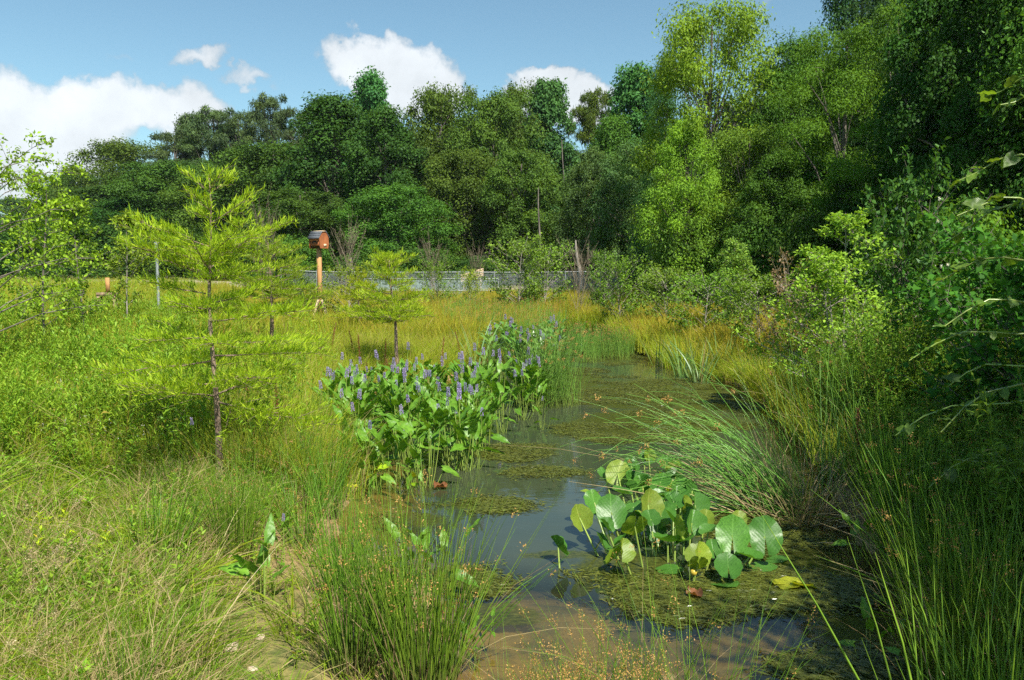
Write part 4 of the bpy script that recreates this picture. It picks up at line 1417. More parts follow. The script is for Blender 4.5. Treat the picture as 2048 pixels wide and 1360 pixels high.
R1 = rush(61, 170, .15, .95, .0065, .18, .10); R2 = rush(62, 120, .11, .85, .0065, .20, .08); R3 = rush(63, 80, .10, .7, .006, .3, .15)
R4 = rush(64, 150, .18, .55, .0045, .28, .12, .2, .95, hn=26, headr=.03)
R5 = rush(65, 40, .2, .85, .004, .22, .25, .1, .2)
RUSH = [
    (845, 1365, R1, 1.12, 'big dark green rush clump in the middle of the bottom edge'),
    (705, 1340, R2, 1.0, 'dark green rush clump left of the big one at the bottom edge'),
    (775, 1290, R2, .95, 'rush clump filling the gap behind the two bottom rushes'),
    (890, 1300, R3, 1.0, 'rush clump leaning over the water right of the big one'),
    (690, 1190, R2, .85, 'rush clump left of the arrow-leaved plant in the water'),
    (472, 1120, R1, .86, 'upright rush clump right of the foot of the large cypress'),
    (600, 1080, R3, 1.0, 'rush clump between the cypress rushes and the brown shallows'),
    (655, 1010, R1, .82, 'rusty-topped rush clump left of the flowering bed'),
    (600, 965, R2, .8, 'rush clump behind the rusty-topped one'),
    (520, 985, R3, .9, 'small rush clump just right of the large cypress trunk'),
    (500, 905, R2, .8, 'rush clump in the meadow behind the large cypress trunk'),
    (640, 900, R1, .8, 'rush clump at the left end of the flowering bed'),
    (400, 905, R3, .95, 'rush clump left of the large cypress trunk'),
    (330, 960, R3, .8, 'thin rush clump in the left grass'),
    (1200, 1425, R4, 1.0, 'rush clump with many brown seed heads at the bottom edge'),
    (1120, 1460, R4, .8, 'low brown-headed rush clump left of the taller one'),
    (1330, 1400, R5, 1.1, 'few long thin rush stems standing before the open water'),
    (1440, 1440, R5, 1.0, 'sparse slanting rush stems at the bottom, right of the long thin ones'),
    (1010, 1440, R5, .7, 'sparse low rushes on the brown sand'),
    (1905, 1370, R1, 1.05, 'shaded rush clump at the lower right with sunlit tips'),
    (2000, 1340, R2, 1.0, 'shaded rush clump near the lower right corner'),
    (1860, 1200, R2, 1.1, 'dark rush clump arching over the shaded water'),
    (2050, 1200, R2, 1.1, 'dark rush clump at the right edge'),
    (1800, 1080, R2, 1.2, 'dark rush clump on the shaded bank below the weeds'),
    (2000, 1050, R2, 1.1, 'dark rush clump under the big-leaved sapling'),
    (1770, 1010, R3, 1.3, 'rush clump where the sunlight ends on the right bank'),
    (1700, 900, R2, 1.3, 'sunlit tall rush clump on the right bank'),
    (1650, 850, R3, 1.4, 'sunlit rush clump beside the brown bank edge'),
    (1770, 930, R3, 1.4, 'rush clump half in shade below the weeds'),
    (1590, 815, R3, 1.2, 'bright rush clump on the right bank of the narrows'),
    (1500, 770, R3, 1.1, 'bright rush clump right of the sword-leaved plants'),
]
for i, (px, py, mm, s, lab) in enumerate(RUSH):
    clump('soft_rush', px, py, mm, lab, 'rush', rz=i * 1.1, sc=s)


def arching(seed, n, L, az0, azs, e0, e1, bow, w=.010, r=.3, heads=.6, K=9):
    """tall bulrush stems that bow over; seeds hang at the tips"""
    global rng
    k = rng; rng = np.random.default_rng(seed)
    a = rng.uniform(0, 6.28, n); rr = r * np.sqrt(rng.random(n))
    B = np.stack([np.cos(a) * rr, np.sin(a) * rr * .8, np.full(n, -.15)], -1)
    az = rng.normal(az0, azs, n); el = rng.uniform(e0, e1, n); LL = L * rng.uniform(.6, 1.1, n); bw = bow * rng.uniform(.3, 1.3, n)
    P = np.zeros((n, K, 3)); P[:, 0] = B; e = el.copy()
    for i in range(1, K):
        d = np.stack([np.cos(az) * np.cos(e), np.sin(az) * np.cos(e), np.sin(e)], -1)
        P[:, i] = P[:, i - 1] + d * (LL / (K - 1))[:, None]
        e = e - bw / (K - 1) * (i / K * 1.8)
    s = np.linspace(0, 1, K)[None]
    g = G(); sweep(g, P, w * .5 * (1 - .65 * s) * rng.uniform(.7, 1.2, n)[:, None], 3)
    me = g.mesh('stems', M['bulrush'])
    nh = int(n * heads); pk = rng.permutation(n)[:nh]
    g = G(); T = P[pk, -1] + np.array([0, 0, -.02])
    add_heads(g, T, None, 26, .030, .020, .008)
    hm = g.mesh('seed_heads', M['seed'])
    rng = k
    return me, hm


pi = math.pi
ba = arching(71, 135, 2.0, pi * .96, .30, .45, 1.2, 1.75, r=.34, heads=.3)
c = clump('bulrush', 1585, 1000, ba, 'big blue-green bulrush clump bowing left over the pond with brown tassels', 'bulrush', z=0)
bb_ = arching(72, 50, 1.65, pi * .6, .8, 1.1, 1.55, .35, r=.42, heads=.12)
clump('bulrush', 1640, 985, bb_, 'upright bulrush clump right behind the bowing one', 'bulrush', z=0)
# dead, straw coloured stems fallen in the bulrush foot
g = G(); blades(g, 190, .48, .55, .009, 3, 5, 1.2, .6)
r = clump('dead_bulrush', 1590, 1000, (g.mesh('stems', M['straw']), None), 'straw-coloured dead stems tangled at the foot of the bowing bulrush', 'dead stems', z=0)
bu = arching(73, 260, 1.5, 0, 3.0, 1.2, 1.5, .45, r=.5, heads=.2)
clump('bulrush', 1100, 795, bu, 'bulrush clump standing in water right of the violet flowers', 'bulrush', z=0)
b_far = arching(74, 90, 1.3, 0, 3.0, 1.3, 1.55, .3, w=.013, r=.5, heads=.35, K=5)
for i in range(20):
    px = 905 + (i % 10) * 22 + random.uniform(-8, 8); Yv = 22.5 + (i // 10) * 4.5 + random.uniform(-1.2, 1.2)
    x, _, _ = atY(px, 600, Yv)
    r = empty('bulrush', (x, Yv, max(gzf(x, Yv), 0)), random.uniform(0, 6), random.uniform(.85, 1.1))
    tag(r, 'one of the blue-green bulrush clumps massed at the far end of the pond', 'bulrush', 'bulrushes at the far end of the pond')
    tag(link('stems', b_far[0], r), kind='stuff'); tag(link('seed_heads', b_far[1], r), kind='stuff')
for i in range(7):
    px = 1150 + i * 17; Yv = 20 + random.uniform(-1, 2)
    x, _, _ = atY(px, 600, Yv)
    r = empty('bulrush', (x, Yv, max(gzf(x, Yv), 0)), random.uniform(0, 6), random.uniform(.65, .8))
    tag(r, 'one of the lower bulrush clumps where the pond narrows far back', 'bulrush', 'bulrushes at the narrows')
    tag(link('stems', b_far[0], r), kind='stuff'); tag(link('seed_heads', b_far[1], r), kind='stuff')


# sword-leaved plants
def sword(seed, n, h, w, r, lean=.2, bend=.2):
    global rng
    k = rng; rng = np.random.default_rng(seed)
    g = G(); blades(g, n, r, h, w, 2, 7, lean, bend, tipr=.1, hj=.3)
    me = g.mesh('leaves', M['sword'])
    rng = k
    return me, None


M['sword'] = leaf_mat('sword_leaves', (.14, .27, .06), (.25, .38, .09), dry=(.4, .33, .12), dry_at=.93, trans=.35, gloss=.08)
for px, py, n, h, lab in [(1320, 722, 18, .85, 'leftmost sword-leaved iris clump at the right waterline'),
                          (1365, 742, 22, 1.05, 'middle sword-leaved iris clump with arching leaves'),
                          (1398, 752, 28, 1.1, 'fullest sword-leaved iris clump at the right waterline'),
                          (1445, 745, 14, .9, 'sword-leaved iris clump half hidden in grass on the right bank'),
                          (955, 730, 9, 1.15, 'tall stiff cattail leaves behind the flowering bed')]:
    clump('iris_clump' if 'iris' in lab else 'cattail', px, py, sword(px, n, h, .036, .12), lab, 'iris' if 'iris' in lab else 'cattail', parts=('leaves', ''))


# ------------------------------------------------------------------ pickerelweed with heart-shaped leaves and violet spikes
def blade_mesh(L, Wd, org, fwd, nrm, curl=.15, fold=.2, mat=None, rows=9, name='leaf', heart=.13):
    fwd = unit(np.array(fwd, float)); nrm = np.array(nrm, float); side = unit(np.cross(fwd, nrm)); nrm = np.cross(side, fwd)
    us = np.array([-1, -.6, 0, .6, 1]); V = []; A = []; T = []
    for i in range(rows):
        tt_ = i / (rows - 1)
        hw = Wd * .5 * (math.sin(math.pi * min(1, (tt_ * .90 + .12)) ** .72) ** .9 if tt_ < 1 else .02)
        for u in us:
            f = tt_ * L - heart * L * (1 - tt_) ** 3 * abs(u) ** 1.2
            n_ = fold * abs(u) * hw - curl * L * tt_ ** 2 + .008 * math.sin(tt_ * 14 + u * 2)
            V.append(np.array(org) + fwd * f + side * u * hw + nrm * n_); A.append(.5 + u * .5); T.append(tt_)
    F = [(i * 5 + j, i * 5 + j + 1, i * 5 + j + 6, i * 5 + j + 5) for i in range(rows - 1) for j in range(4)]
    g = G(); g.add(V, F, A, T)
    return g.mesh(name, mat or M['pickerel'], smooth=True)


def stalk_mesh(p0, p1, bow=(0, 0, 0), r=.005, name='stalk', mat=None, K=6):
    s = np.linspace(0, 1, K)[:, None]
    P = np.array(p0) * (1 - s) + np.array(p1) * s + np.array(bow) * np.sin(s * np.pi)
    g = G(); sweep(g, P[None], np.linspace(r, r * .65, K)[None], 6)
    return g.mesh(name, mat or M['stalk'], smooth=True)


PL = []
for i in range(10):
    h = random.uniform(.20, .62); out_ = random.uniform(.03, .22)
    L = random.uniform(.18, .26); e = random.uniform(.55, 1.45)
    fw = (math.cos(e), random.uniform(-.3, .3), math.sin(e))
    if i >= 7: h = random.uniform(.2, .4); out_ = random.uniform(.15, .28); fw = (.9, random.uniform(-.3, .3), random.uniform(-.3, .3))
    org = (out_, 0, h)
    PL.append((blade_mesh(L, L * random.uniform(.34, .47), org, fw, (-math.sin(e), random.uniform(-.5, .5), math.cos(e) + .1), curl=random.uniform(0, .3)),
               stalk_mesh((0, 0, -.15), org, (.02, 0, 0), .0055)))
PF = []
for i in range(4):
    h = random.uniform(.66, .86); o_ = random.uniform(-.03, .08)
    st_ = stalk_mesh((0, 0, -.1), (o_, 0, h), (.02, .01, 0), .0045)
    g = G()
    nfl = 230; zf = rng.random(nfl); a = rng.uniform(0, 6.28, nfl); rr = .011 * (1.05 - zf * .55)
    C = np.stack([o_ + np.cos(a) * rr * 1.3, np.sin(a) * rr * 1.3, h - .01 + zf * .11], -1)
    D = np.stack([np.cos(a), np.sin(a), rng.normal(.25, .5, nfl)], -1)
    leaves(g, C, D, rdir(nfl), .012, .009, droop=0)
    PF.append((g.mesh('flower_spike', M['petal']), st_))


def pickerel(px, py, label, group=None, nleaf=8, nfl=0, sc=1., low=2, yellow=0, z=None, xy=None, hue=None):
    x, y = hit(px, py, 0) if xy is None else xy
    zz = max(gzf(x, y), 0) if z is None else z
    r = empty('pickerelweed', (x, y, zz), random.uniform(0, 6.28), sc)
    tag(r, label, 'pickerelweed', group)
    for i in range(nleaf):
        k = random.randint(7, 9) if i < low else random.randint(0, 6)
        c = (1, 1, 1) if hue is None else hue
        if i < yellow: c = random.choice([(2.3, 1.3, .5), (2.0, 1.5, .6), (1.8, .7, .5)])
        a = i * 2.4 + random.uniform(-.5, .5)
        lf = link('leaf', PL[k][0], r, (random.uniform(-.05, .05), random.uniform(-.05, .05), 0), (random.uniform(-.12, .12), random.uniform(-.12, .12), a), random.uniform(.8, 1.12), c)
        link('stalk', PL[k][1], lf)
    for i in range(nfl):
        k = random.randint(0, 3)
        f = link('flower_spike', PF[k][0], r, (random.uniform(-.05, .05), random.uniform(-.05, .05), 0), (random.uniform(-.12, .12), random.uniform(-.12, .12), random.uniform(0, 6)), random.uniform(.85, 1.12))
        link('stalk', PF[k][1], f)
    return r


def in_poly(px, py, poly):
    c = False
    n = len(poly)
    for i in range(n):
        x1, y1 = poly[i]; x2, y2 = poly[(i + 1) % n]
        if (y1 > py) != (y2 > py) and px < (x2 - x1) * (py - y1) / (y2 - y1) + x1: c = not c
    return c


BED = [(690, 930), (715, 985), (800, 992), (880, 975), (960, 930), (1035, 872), (1085, 838), (1060, 795), (960, 780), (820, 790), (680, 815), (645, 850)]
poly = [hit(a, b, 0) for a, b in BED]
pts = []
tries = 0
while len(pts) < 100 and tries < 20000:
    tries += 1
    x = random.uniform(-3, 1); y = random.uniform(7, 13.5)
    if in_poly(x, y, poly) and all((x - a) ** 2 + (y - b) ** 2 > .11 ** 2 for a, b in pts): pts.append((x, y))
pts.sort(key=lambda p: p[1])
lm = min(range(len(pts)), key=lambda i: pts[i][0] / pts[i][1])
for i, (x, y) in enumerate(pts):
    fl = random.choice([0, 1, 1, 2]) if y > 8.3 else random.choice([0, 0, 1])
    pxx, _ = topix(x, y, 0)
    col_ = ['left', 'middle', 'right'][min(2, max(0, int((pxx - 620) / 160)))]
    row_ = 'back' if y > 10.6 else ('middle' if y > 8.9 else 'front')
    fl_ = ['without a flower spike', 'with one violet spike', 'with two violet spikes'][fl]
    if 0: lab = 'one of the flowering pickerelweeds at the back of the bed before the bulrush'
    lab = 'pickerelweed %s in the %s rows, %s third of the flowering bed' % (fl_, row_, col_)
    if i == lm: lab = 'leftmost pickerelweed of the flowering bed, touching the rushes'
    gr = 'pickerelweeds in the flowering bed'
    pickerel(0, 0, lab, gr, 11, fl, random.uniform(.86, 1.08), 3, 1 if (y < 8.6 and random.random() < .5) else 0, xy=(x, y))
for px, py, lab, nl_, nf, s, yl in [
    (400, 985, 'small pickerelweed with one violet spike left of the cypress trunk', 5, 1, .6, 0),
    (560, 1170, 'small pickerelweed with one violet spike in the foreground rushes', 4, 1, .5, 0),
    (528, 1262, 'bright pickerelweed on bare mud at the lower left with splayed stalks', 10, 0, .74, 0),
    (830, 1180, 'broad-leaved pickerelweed standing behind the big bottom rushes', 10, 0, .72, 0),
    (880, 1185, 'pickerelweed with one large round leaf right of the bottom rushes', 6, 0, .72, 0),
    (945, 1335, 'seedling pickerelweed on the brown sand at the water edge', 6, 0, .40, 0),
    (975, 1285, 'tiny pickerelweed shoot behind the seedling on the sand', 3, 0, .34, 0),
    (1740, 1325, 'sunlit pickerelweed shoot standing in shaded water, lower right', 4, 0, .42, 0),
    (1790, 1300, 'dark pickerelweed shoot behind the sunlit one', 4, 0, .42, 0),
    (1810, 1350, 'smallest pickerelweed shoot near the lower right rushes', 3, 0, .34, 0),
    (1715, 1125, 'pickerelweed with narrow dark leaves at the shaded bank', 6, 0, .55, 0),
    (1085, 860, 'pickerelweed trailing from the right end of the bed over the water', 6, 1, .6, 0),
    (735, 1000, 'pickerelweed with yellow and red dying leaves at the front left of the bed', 6, 0, .62, 3),
    (840, 1000, 'pickerelweed with ragged yellowing leaves at the front of the bed', 5, 0, .5, 2),
]:
    pickerel(px, py, lab, None, nl_, nf, s, 2 if s > .5 else 1, yl)

# far patch of pickerelweed beyond the bulrush: leaves too small to part
g = G()
for i in range(16):
    h = random.uniform(.35, .75); a = random.uniform(0, 6.28); e = random.uniform(.4, 1.3); o_ = random.uniform(.05, .22)
    org = np.array([[math.cos(a) * o_, math.sin(a) * o_, h]])
    leaves(g, org, np.array([[math.cos(a) * math.cos(e), math.sin(a) * math.cos(e), math.sin(e)]]), np.array([[-math.cos(a), -math.sin(a), .8]]), .22, .11, fold=.4)
    sweep(g, np.array([[(0, 0, -.1), tuple(org[0] * np.array([.6, .6, .6])), tuple(org[0])]]), .006, 3)
farp = g.mesh('leaves', leaf_mat('pickerelweed_far', (.10, .24, .03), (.19, .35, .05), trans=.3, gloss=.1, rough=.35))
for i in range(26):
    px = random.uniform(975, 1125); Yv = random.uniform(15.5, 21)
    x, _, _ = atY(px, 600, Yv)
    r = empty('pickerelweed', (x, Yv, max(gzf(x, Yv), 0)), random.uniform(0, 6), random.uniform(.9, 1.15))
    tag(r, 'one of the violet-flowered pickerelweeds in the far bed beyond the bulrush', 'pickerelweed', 'pickerelweeds in the far bed')
    link('leaves', farp, r)
    for q in range(random.randint(0, 2)):
        link('flower_spike', PF[q][0], r, (random.uniform(-.1, .1), random.uniform(-.1, .1), -.05), None, random.uniform(.95, 1.15))


# ------------------------------------------------------------------ pond lily
def lily_mesh(seed, cup=.1, wav=.05, fold=0., back=False):
    rs = np.random.default_rng(seed)
    nt, nr = 33, 5
    th = np.linspace(-3.03, 3.03, nt)
    V = []; A = []; T = []
    for j in range(nr + 1):
        rho = j / nr
        for a in th:
            R_ = 1 - .10 * (1 - math.cos(a)) * .5 + .10 * math.exp(-((abs(a) - 2.6) / .3) ** 2) + .022 * math.sin(a * 11 + seed) + .016 * math.sin(a * 23 + seed * 3)
            x = rho * R_ * math.cos(a) * .56 + .0; y = rho * R_ * math.sin(a) * .50
            z = cup * rho ** 2 * .5 + wav * math.sin(a * 3 + seed) * rho ** 3 + wav * .5 * math.sin(a * 8 + seed * 2) * rho ** 4 + fold * abs(y) * 1.0
            V.append((x, y, z)); A.append(.5 + .5 * y / .5); T.append(.5 + x * .8)
    F = [(j * nt + i, j * nt + i + 1, (j + 1) * nt + i + 1, (j + 1) * nt + i) for j in range(nr) for i in range(nt - 1)]
    g = G(); g.add(V, F, A, T)
    return g.mesh('leaf', M['lily_back' if back else 'lily'], smooth=True)


LM = [lily_mesh(1, .12, .03), lily_mesh(2, .05, .05), lily_mesh(3, .15, .04, .35), lily_mesh(4, .02, .015), lily_mesh(5, .1, .05, .7)]
LB = [lily_mesh(6, .1, .04, 0, True), lily_mesh(7, .1, .05, .45, True), lily_mesh(8, .1, .06, .8, True)]
LB[2].materials[0] = M['lily_back']
lily = empty('pond_lily', (*hit(1330, 1110, 0), 0))
tag(lily, 'large pond lily clump with raised round leaves standing in the near water', 'pond lily')
lily2 = empty('pond_lily', (*hit(1135, 1130, 0), 0))
tag(lily2, 'single raised lily leaf on a dark stub at the left of the clump', 'pond lily')
# px, py, width px, distance, yaw of tip, elevation of tip, roll, mesh
LEAF = [
    (1222, 1017, 84, 6.15, 92, 58, 0, 'L0'), (1187, 1000, 66, 6.4, 110, 50, 10, 'L1'), (1157, 1030, 62, 6.1, 150, 68, -35, 'B1'),
    (1296, 1003, 66, 6.3, 80, 72, 40, 'B1'), (1268, 1057, 76, 5.8, 100, -52, 180, 'B0'), (1325, 1026, 72, 6.3, 60, 35, -10, 'L1'),
    (1340, 1035, 60, 6.1, 140, 45, 20, 'L2'), (1384, 1040, 62, 6.0, 70, 58, 42, 'L4'), (1465, 1062, 84, 5.75, 75, 62, 8, 'L0'),
    (1529, 1064, 86, 5.8, 85, 58, -4, 'L1'), (1411, 1036, 54, 6.1, 60, 55, 0, 'B0'), (1478, 1035, 40, 6.2, 90, 60, 0, 'B0'),
    (1397, 1104, 56, 5.5, 100, 75, 30, 'B1'), (1243, 1096, 56, 5.6, 80, 50, 50, 'B2'), (1330, 1082, 66, 5.9, 200, 15, 10, 'L2'),
    (1372, 1078, 52, 5.9, 20, 20, -20, 'L1'), (1345, 1138, 72, 5.35, 10, 3, 0, 'L3'), (1456, 1128, 70, 5.5, 80, 30, 0, 'L0'),
    (1450, 1167, 78, 5.2, -80, 8, 0, 'L3'), (1530, 1133, 76, 5.45, 5, 3, 0, 'L3'), (1558, 1118, 60, 5.6, -10, 8, 0, 'L3'), (1493, 1112, 60, 5.65, 150, 10, 0, 'L2'),
    (1237, 942, 60, 7.3, 60, 52, 20, 'B0'), (1207, 946, 36, 7.4, 130, 40, 0, 'L1'), (1262, 928, 46, 7.7, 90, 40, 0, 'L1'), (1285, 915, 44, 7.9, 120, 35, 0, 'L2'),
    (1297, 908, 34, 7.9, 80, 70, 30, 'B1'), (1330, 922, 44, 7.8, 90, 30, 0, 'L1'), (1348, 935, 40, 7.6, 60, 45, 0, 'B0'), (1268, 960, 56, 7.2, 100, 40, 10, 'L2'),
    (1290, 968, 54, 7.1, 10, 20, 0, 'L4'), (1322, 962, 60, 7.0, 60, 25, 0, 'L0'), (1325, 982, 46, 6.8, 170, 10, 0, 'L3'), (1352, 990, 50, 6.7, 80, 55, 30, 'L4'),
    (1240, 985, 46, 6.8, 180, 15, 0, 'L2'), (1365, 1005, 44, 6.5, 80, 78, 60, 'B2'), (1345, 1000, 50, 6.5, 110, 30, 0, 'L2'), (1390, 1005, 56, 6.4, 95, 70, 30, 'L4'),
    (1270, 1012, 50, 6.4, 30, 20, 0, 'L1'), (1175, 985, 40, 6.7, 190, 10, 0, 'B0'), (1350, 1050, 56, 5.95, 90, 60, 70, 'B2'), (1420, 1060, 44, 5.9, 30, 20, 0, 'L2'),
    (1300, 1035, 46, 6.1, 100, 30, 0, 'L2'), (1395, 1130, 56, 5.45, 90, -50, 180, 'B0'), (1425, 1095, 46, 5.7, 100, 50, 0, 'L2'), (1210, 1050, 44, 6.0, 160, 50, 0, 'L4'),
    (1113, 1090, 58, 5.8, 150, 48, 30, 'L4'),
]
for q in range(22):   # the lesser leaves that fill the clump
    py_ = random.uniform(945, 1120); f_ = (py_ - 945) / 175
    LEAF.insert(0, (random.uniform(1225 - 40 * f_, 1370 + 90 * f_), py_, random.uniform(36, 60), 7.3 - 1.7 * f_, random.uniform(0, 200), random.uniform(0, 65), random.uniform(-60, 60), random.choice(['L0', 'L1', 'L2', 'L4', 'L2', 'L4', 'B1'])))
for i, (px, py, wp, Yl, yaw, el, roll, mk) in enumerate(LEAF):
    x, y, z = atY(px, py, Yl)
    Wl = wp / FPX * Yl * .86 * random.uniform(.88, 1.05)
    flat = mk == 'L3'
    if flat:
        x, y = hit(px, py, .012); z = .012; Yl = y
    z = max(z, .012)
    fw = Vector((math.cos(math.radians(yaw)) * math.cos(math.radians(el)), math.sin(math.radians(yaw)) * math.cos(math.radians(el)), math.sin(math.radians(el))))
    par = lily2 if i == len(LEAF) - 1 else lily
    me = (LM if mk[0] == 'L' else LB)[int(mk[1])]
    if roll == 180: roll = 0
    Q = fw.to_track_quat('X', 'Z').to_matrix().to_4x4() @ Matrix.Rotation(math.radians(roll), 4, 'X')
    org = Vector((x, y, z)) - fw * Wl * .12
    br = random.uniform(.85, 1.15)
    lf = link('leaf', me, par, color=(br, br, 1))
    lf.matrix_basis = Matrix.Translation(-par.location) @ Matrix.Translation(org) @ Q @ Matrix.Diagonal((Wl, Wl, Wl, 1))
    if mk[0] == 'B': lf['label'] = 'yellowish pale leaf'
    ctr = Vector(par.location)
    rt = Vector((x, y, 0)).lerp(ctr, .30); rt.z = -.12
    rt.y = max(rt.y - .12, 4.9)
    if not flat:
        sm = stalk_mesh(tuple(rt - ctr), tuple(org - ctr), (0, 0, 0), .009)
        so = link('stalk', sm, lf)
        so.matrix_parent_inverse = lf.matrix_basis.inverted()
# dark stub under the single leaf, flower bud, loose leaves
bud = empty('lily_bud', (*hit(1387, 1165, 0), 0)); tag(bud, 'small yellow lily bud just above the water', 'flower bud')
g = G()
th = np.linspace(0, 2 * np.pi, 9)[:-1]
ringz = [(0, .004), (.012, .022), (.03, .026), (.045, .018), (.05, .002)]
V = [(math.cos(a) * r_, math.sin(a) * r_, z_ + .05) for z_, r_ in ringz for a in th]
g.add(V, [(i * 8 + j, i * 8 + (j + 1) % 8, (i + 1) * 8 + (j + 1) % 8, (i + 1) * 8 + j) for i in range(4) for j in range(8)])
link('bud', g.mesh('bud', plain_mat('bud_yellow', (.65, .48, .06), .4), True), bud)
link('stalk', stalk_mesh((0, 0, -.1), (0, 0, .055), r=.006), bud)
yl = link('floating_leaf', LB[0], None, (*hit(1575, 1172, 0), .014), (0, .02, .4), .21); tag(yl, 'bright yellow-green dying lily leaf afloat at the right', 'leaf'); yl.color = (1.5, 1.2, .7, 1)
yl = link('floating_leaf', LB[0], None, (*hit(1608, 1176, 0), .018), (.5, .1, 2.4), .15); tag(yl, 'torn yellow leaf scrap overlapping the dying lily leaf', 'leaf'); yl.color = (1.6, 1.35, .8, 1)
brownleaf = broadleaf_mat('brown_leaf', (.22, .09, .035), (.34, .15, .06), (.5, .2, .1))
for px, py, s, lab in [(1388, 1194, .10, 'rust-orange dead leaf floating below the lily clump'), (880, 978, .13, 'curled red-brown dead leaf at the foot of the flowering bed'),
                       (700, 975, .12, 'reddish dead leaf at the left foot of the flowering bed'), (1165, 712, .18, 'far reddish leaf floating in the narrows')]:
    me = lily_mesh(px, .3, .14, .25); me.materials[0] = brownleaf
    o = link('dead_leaf', me, None, (*hit(px, py, 0), .02), (.1, .1, px), s); tag(o, lab, 'leaf')
# pale fallen stalk in the water
o = tube('fallen_stalk', [(*hit(858, 1252, .02), .02), (*hit(910, 1275, .02), .015), (*hit(935, 1280, .02), -.02)], .008, M['straw']); tag(o, 'pale yellow cut stalk lying from the bank into the water', 'stalk')
o = tube('fallen_stalk', [(*hit(1635, 1085, .02), .02), (*hit(1720, 1098, .02), .06)], .004, M['straw']); tag(o, 'straw-coloured stalk floating level by the shaded bank', 'stalk')

# ------------------------------------------------------------------ big-leaved sapling at the right edge
sp = empty('big_leaved_sapling', (3.75, 5.3, gzf(3.75, 5.3)))
tag(sp, 'sapling with large bright leaves reaching in from the right edge', 'sapling')
VL = [blade_mesh(.13, .10, (0, 0, 0), (1, 0, .1), (0, 0, 1), curl=random.uniform(.1, .35), fold=.15, mat=M['vine'], rows=7) for _ in range(4)]
VL2 = [blade_mesh(.10, .045, (0, 0, 0), (1, 0, .1), (0, 0, 1), curl=.2, fold=.15, mat=M['vine'], rows=6) for _ in range(2)]
g = G(); s = np.linspace(0, 1, 9)
sweep(g, np.stack([.12 * np.sin(s * 3), .1 * s, s * 3.5 - .1], -1)[None], (.03 * (1 - .8 * s))[None], 7)
link('trunk', g.mesh('trunk', M['bark']), sp)
nlf = 0
BR = [(.7, 2.5, 1.0, .25), (.9, 3.1, .9, .1), (1.15, 2.8, 1.05, .2), (1.35, 3.3, .95, .1), (1.6, 2.9, 1.0, .3), (1.8, 3.2, .9, .35), (2.1, 2.7, .85, .3), (2.4, 3.1, .8, .5), (2.75, 2.9, .75, .35),
      (3.1, 3.2, .6, .5), (.5, 3.5, .9, .15), (1.0, 3.8, .8, .2), (1.9, 3.8, .7, .3), (2.5, 2.3, .8, .2), (1.4, 2.2, .8, .2), (3.3, 2.4, .6, .4)]
for h, a, L, ri in BR:
    u = np.linspace(0, 1, 7)
    P = np.stack([math.cos(a) * L * u, math.sin(a) * L * u, h + ri * L * u - .45 * L * u ** 2 + .03 * np.sin(u * 9 + h)], -1)
    g = G(); sweep(g, P[None], (.008 * (1 - .75 * u) + .002)[None], 5)
    b_ = link('branch', g.mesh('branch', M['stalk']), sp)
    for i in range(9):
        f = min(.2 + .8 * (i + random.random()) / 9, .999); q = P[min(int(f * 6), 5)] + (P[min(int(f * 6) + 1, 6)] - P[min(int(f * 6), 5)]) * (f * 6 % 1)
        yaw = a + (1 if i % 2 else -1) * random.uniform(.2, 1.6)
        k = random.random()
        me = random.choice(VL) if k < .8 else random.choice(VL2)
        c = random.uniform(.75, 1.25)
        lf = link('leaf', me, b_, tuple(q), (random.uniform(-1.0, 1.0), random.uniform(-.3, 1.0), yaw), random.uniform(.5, .95), (c, c, 1)); nlf += 1

# ------------------------------------------------------------------ dock stalks, plumes, leafy weeds picked out one by one
def dock(seed, h=.95):
    global rng
    k = rng; rng = np.random.default_rng(seed)
    g = G(); P = blades(g, 1, .01, h, .012, 4, 8, .08, .05, v=.6)
    n = 420; f = rng.uniform(.38, 1, n); i0 = np.minimum((f * 7).astype(int), 6); q = (f * 7 - i0)[:, None]
    C = P[0][i0] * (1 - q) + P[0][i0 + 1] * q
    wob = (.5 + .5 * np.sin(f * 60)) * .03 * (1.1 - f) + .004
    C = C + rng.normal(size=(n, 3)) * wob[:, None]
    leaves(g, C, rdir(n), rdir(n), .016, .010, droop=0)
    me = g.mesh('dock_stalk', M['dock']); rng = k
    return me


DK_ = [dock(81), dock(82, .8), dock(83, 1.1)]
for i, (px, py) in enumerate([(724, 752), (734, 770), (712, 735), (768, 745), (776, 760), (660, 725), (505, 735), (515, 742), (570, 800), (497, 850), (563, 880), (338, 820), (283, 850),
                              (230, 880), (205, 735), (455, 745), (1715, 960), (1605, 720), (640, 760), (880, 740), (925, 720), (545, 760)]):
    x, y = hit(px, py, .25)
    o = link('dock_stalk', DK_[i % 3], None, (x, y, gzf(x, y)), (0, 0, i), random.uniform(.8, 1.1))
    tag(o, 'one of the rust-brown dock seed stalks standing up from the meadow', 'dock plant', 'dock stalks in the meadow')
tag(bpy.data.objects['dock_stalk.016'], 'dark rust-brown dock stalk at the edge of the shade on the right bank')
g = G(); P = blades(g, 9, .04, .8, .003, 3, 6, .3, .5, v=.9)
T = P[:, -1]
for q in range(3, 6):
    add_heads(g, P[:, q], None, 60, .035, .016, .004)
plume = g.mesh('grass_plume', M['straw'])
for px, py, s, lab in [(70, 1210, .9, 'pale feathery grass plume at the lower left, the higher of two'), (125, 1350, .7, 'pale feathery grass plume near the bottom left corner')]:
    x, y = hit(px, py, .28)
    o = link('grass_plume', plume, None, (x, y, gzf(x, y)), (0, 0, px), s); tag(o, lab, 'grass plume')
FB = [forb(91, .85, 5, .12, .03, 26, .16), forb(92, .7, 4, .15, .05, 18, .14), forb(93, 1.0, 5, .10, .022, 34, .15), forb(94, .6, 5, .12, .045, 16, .18)]
i = 0
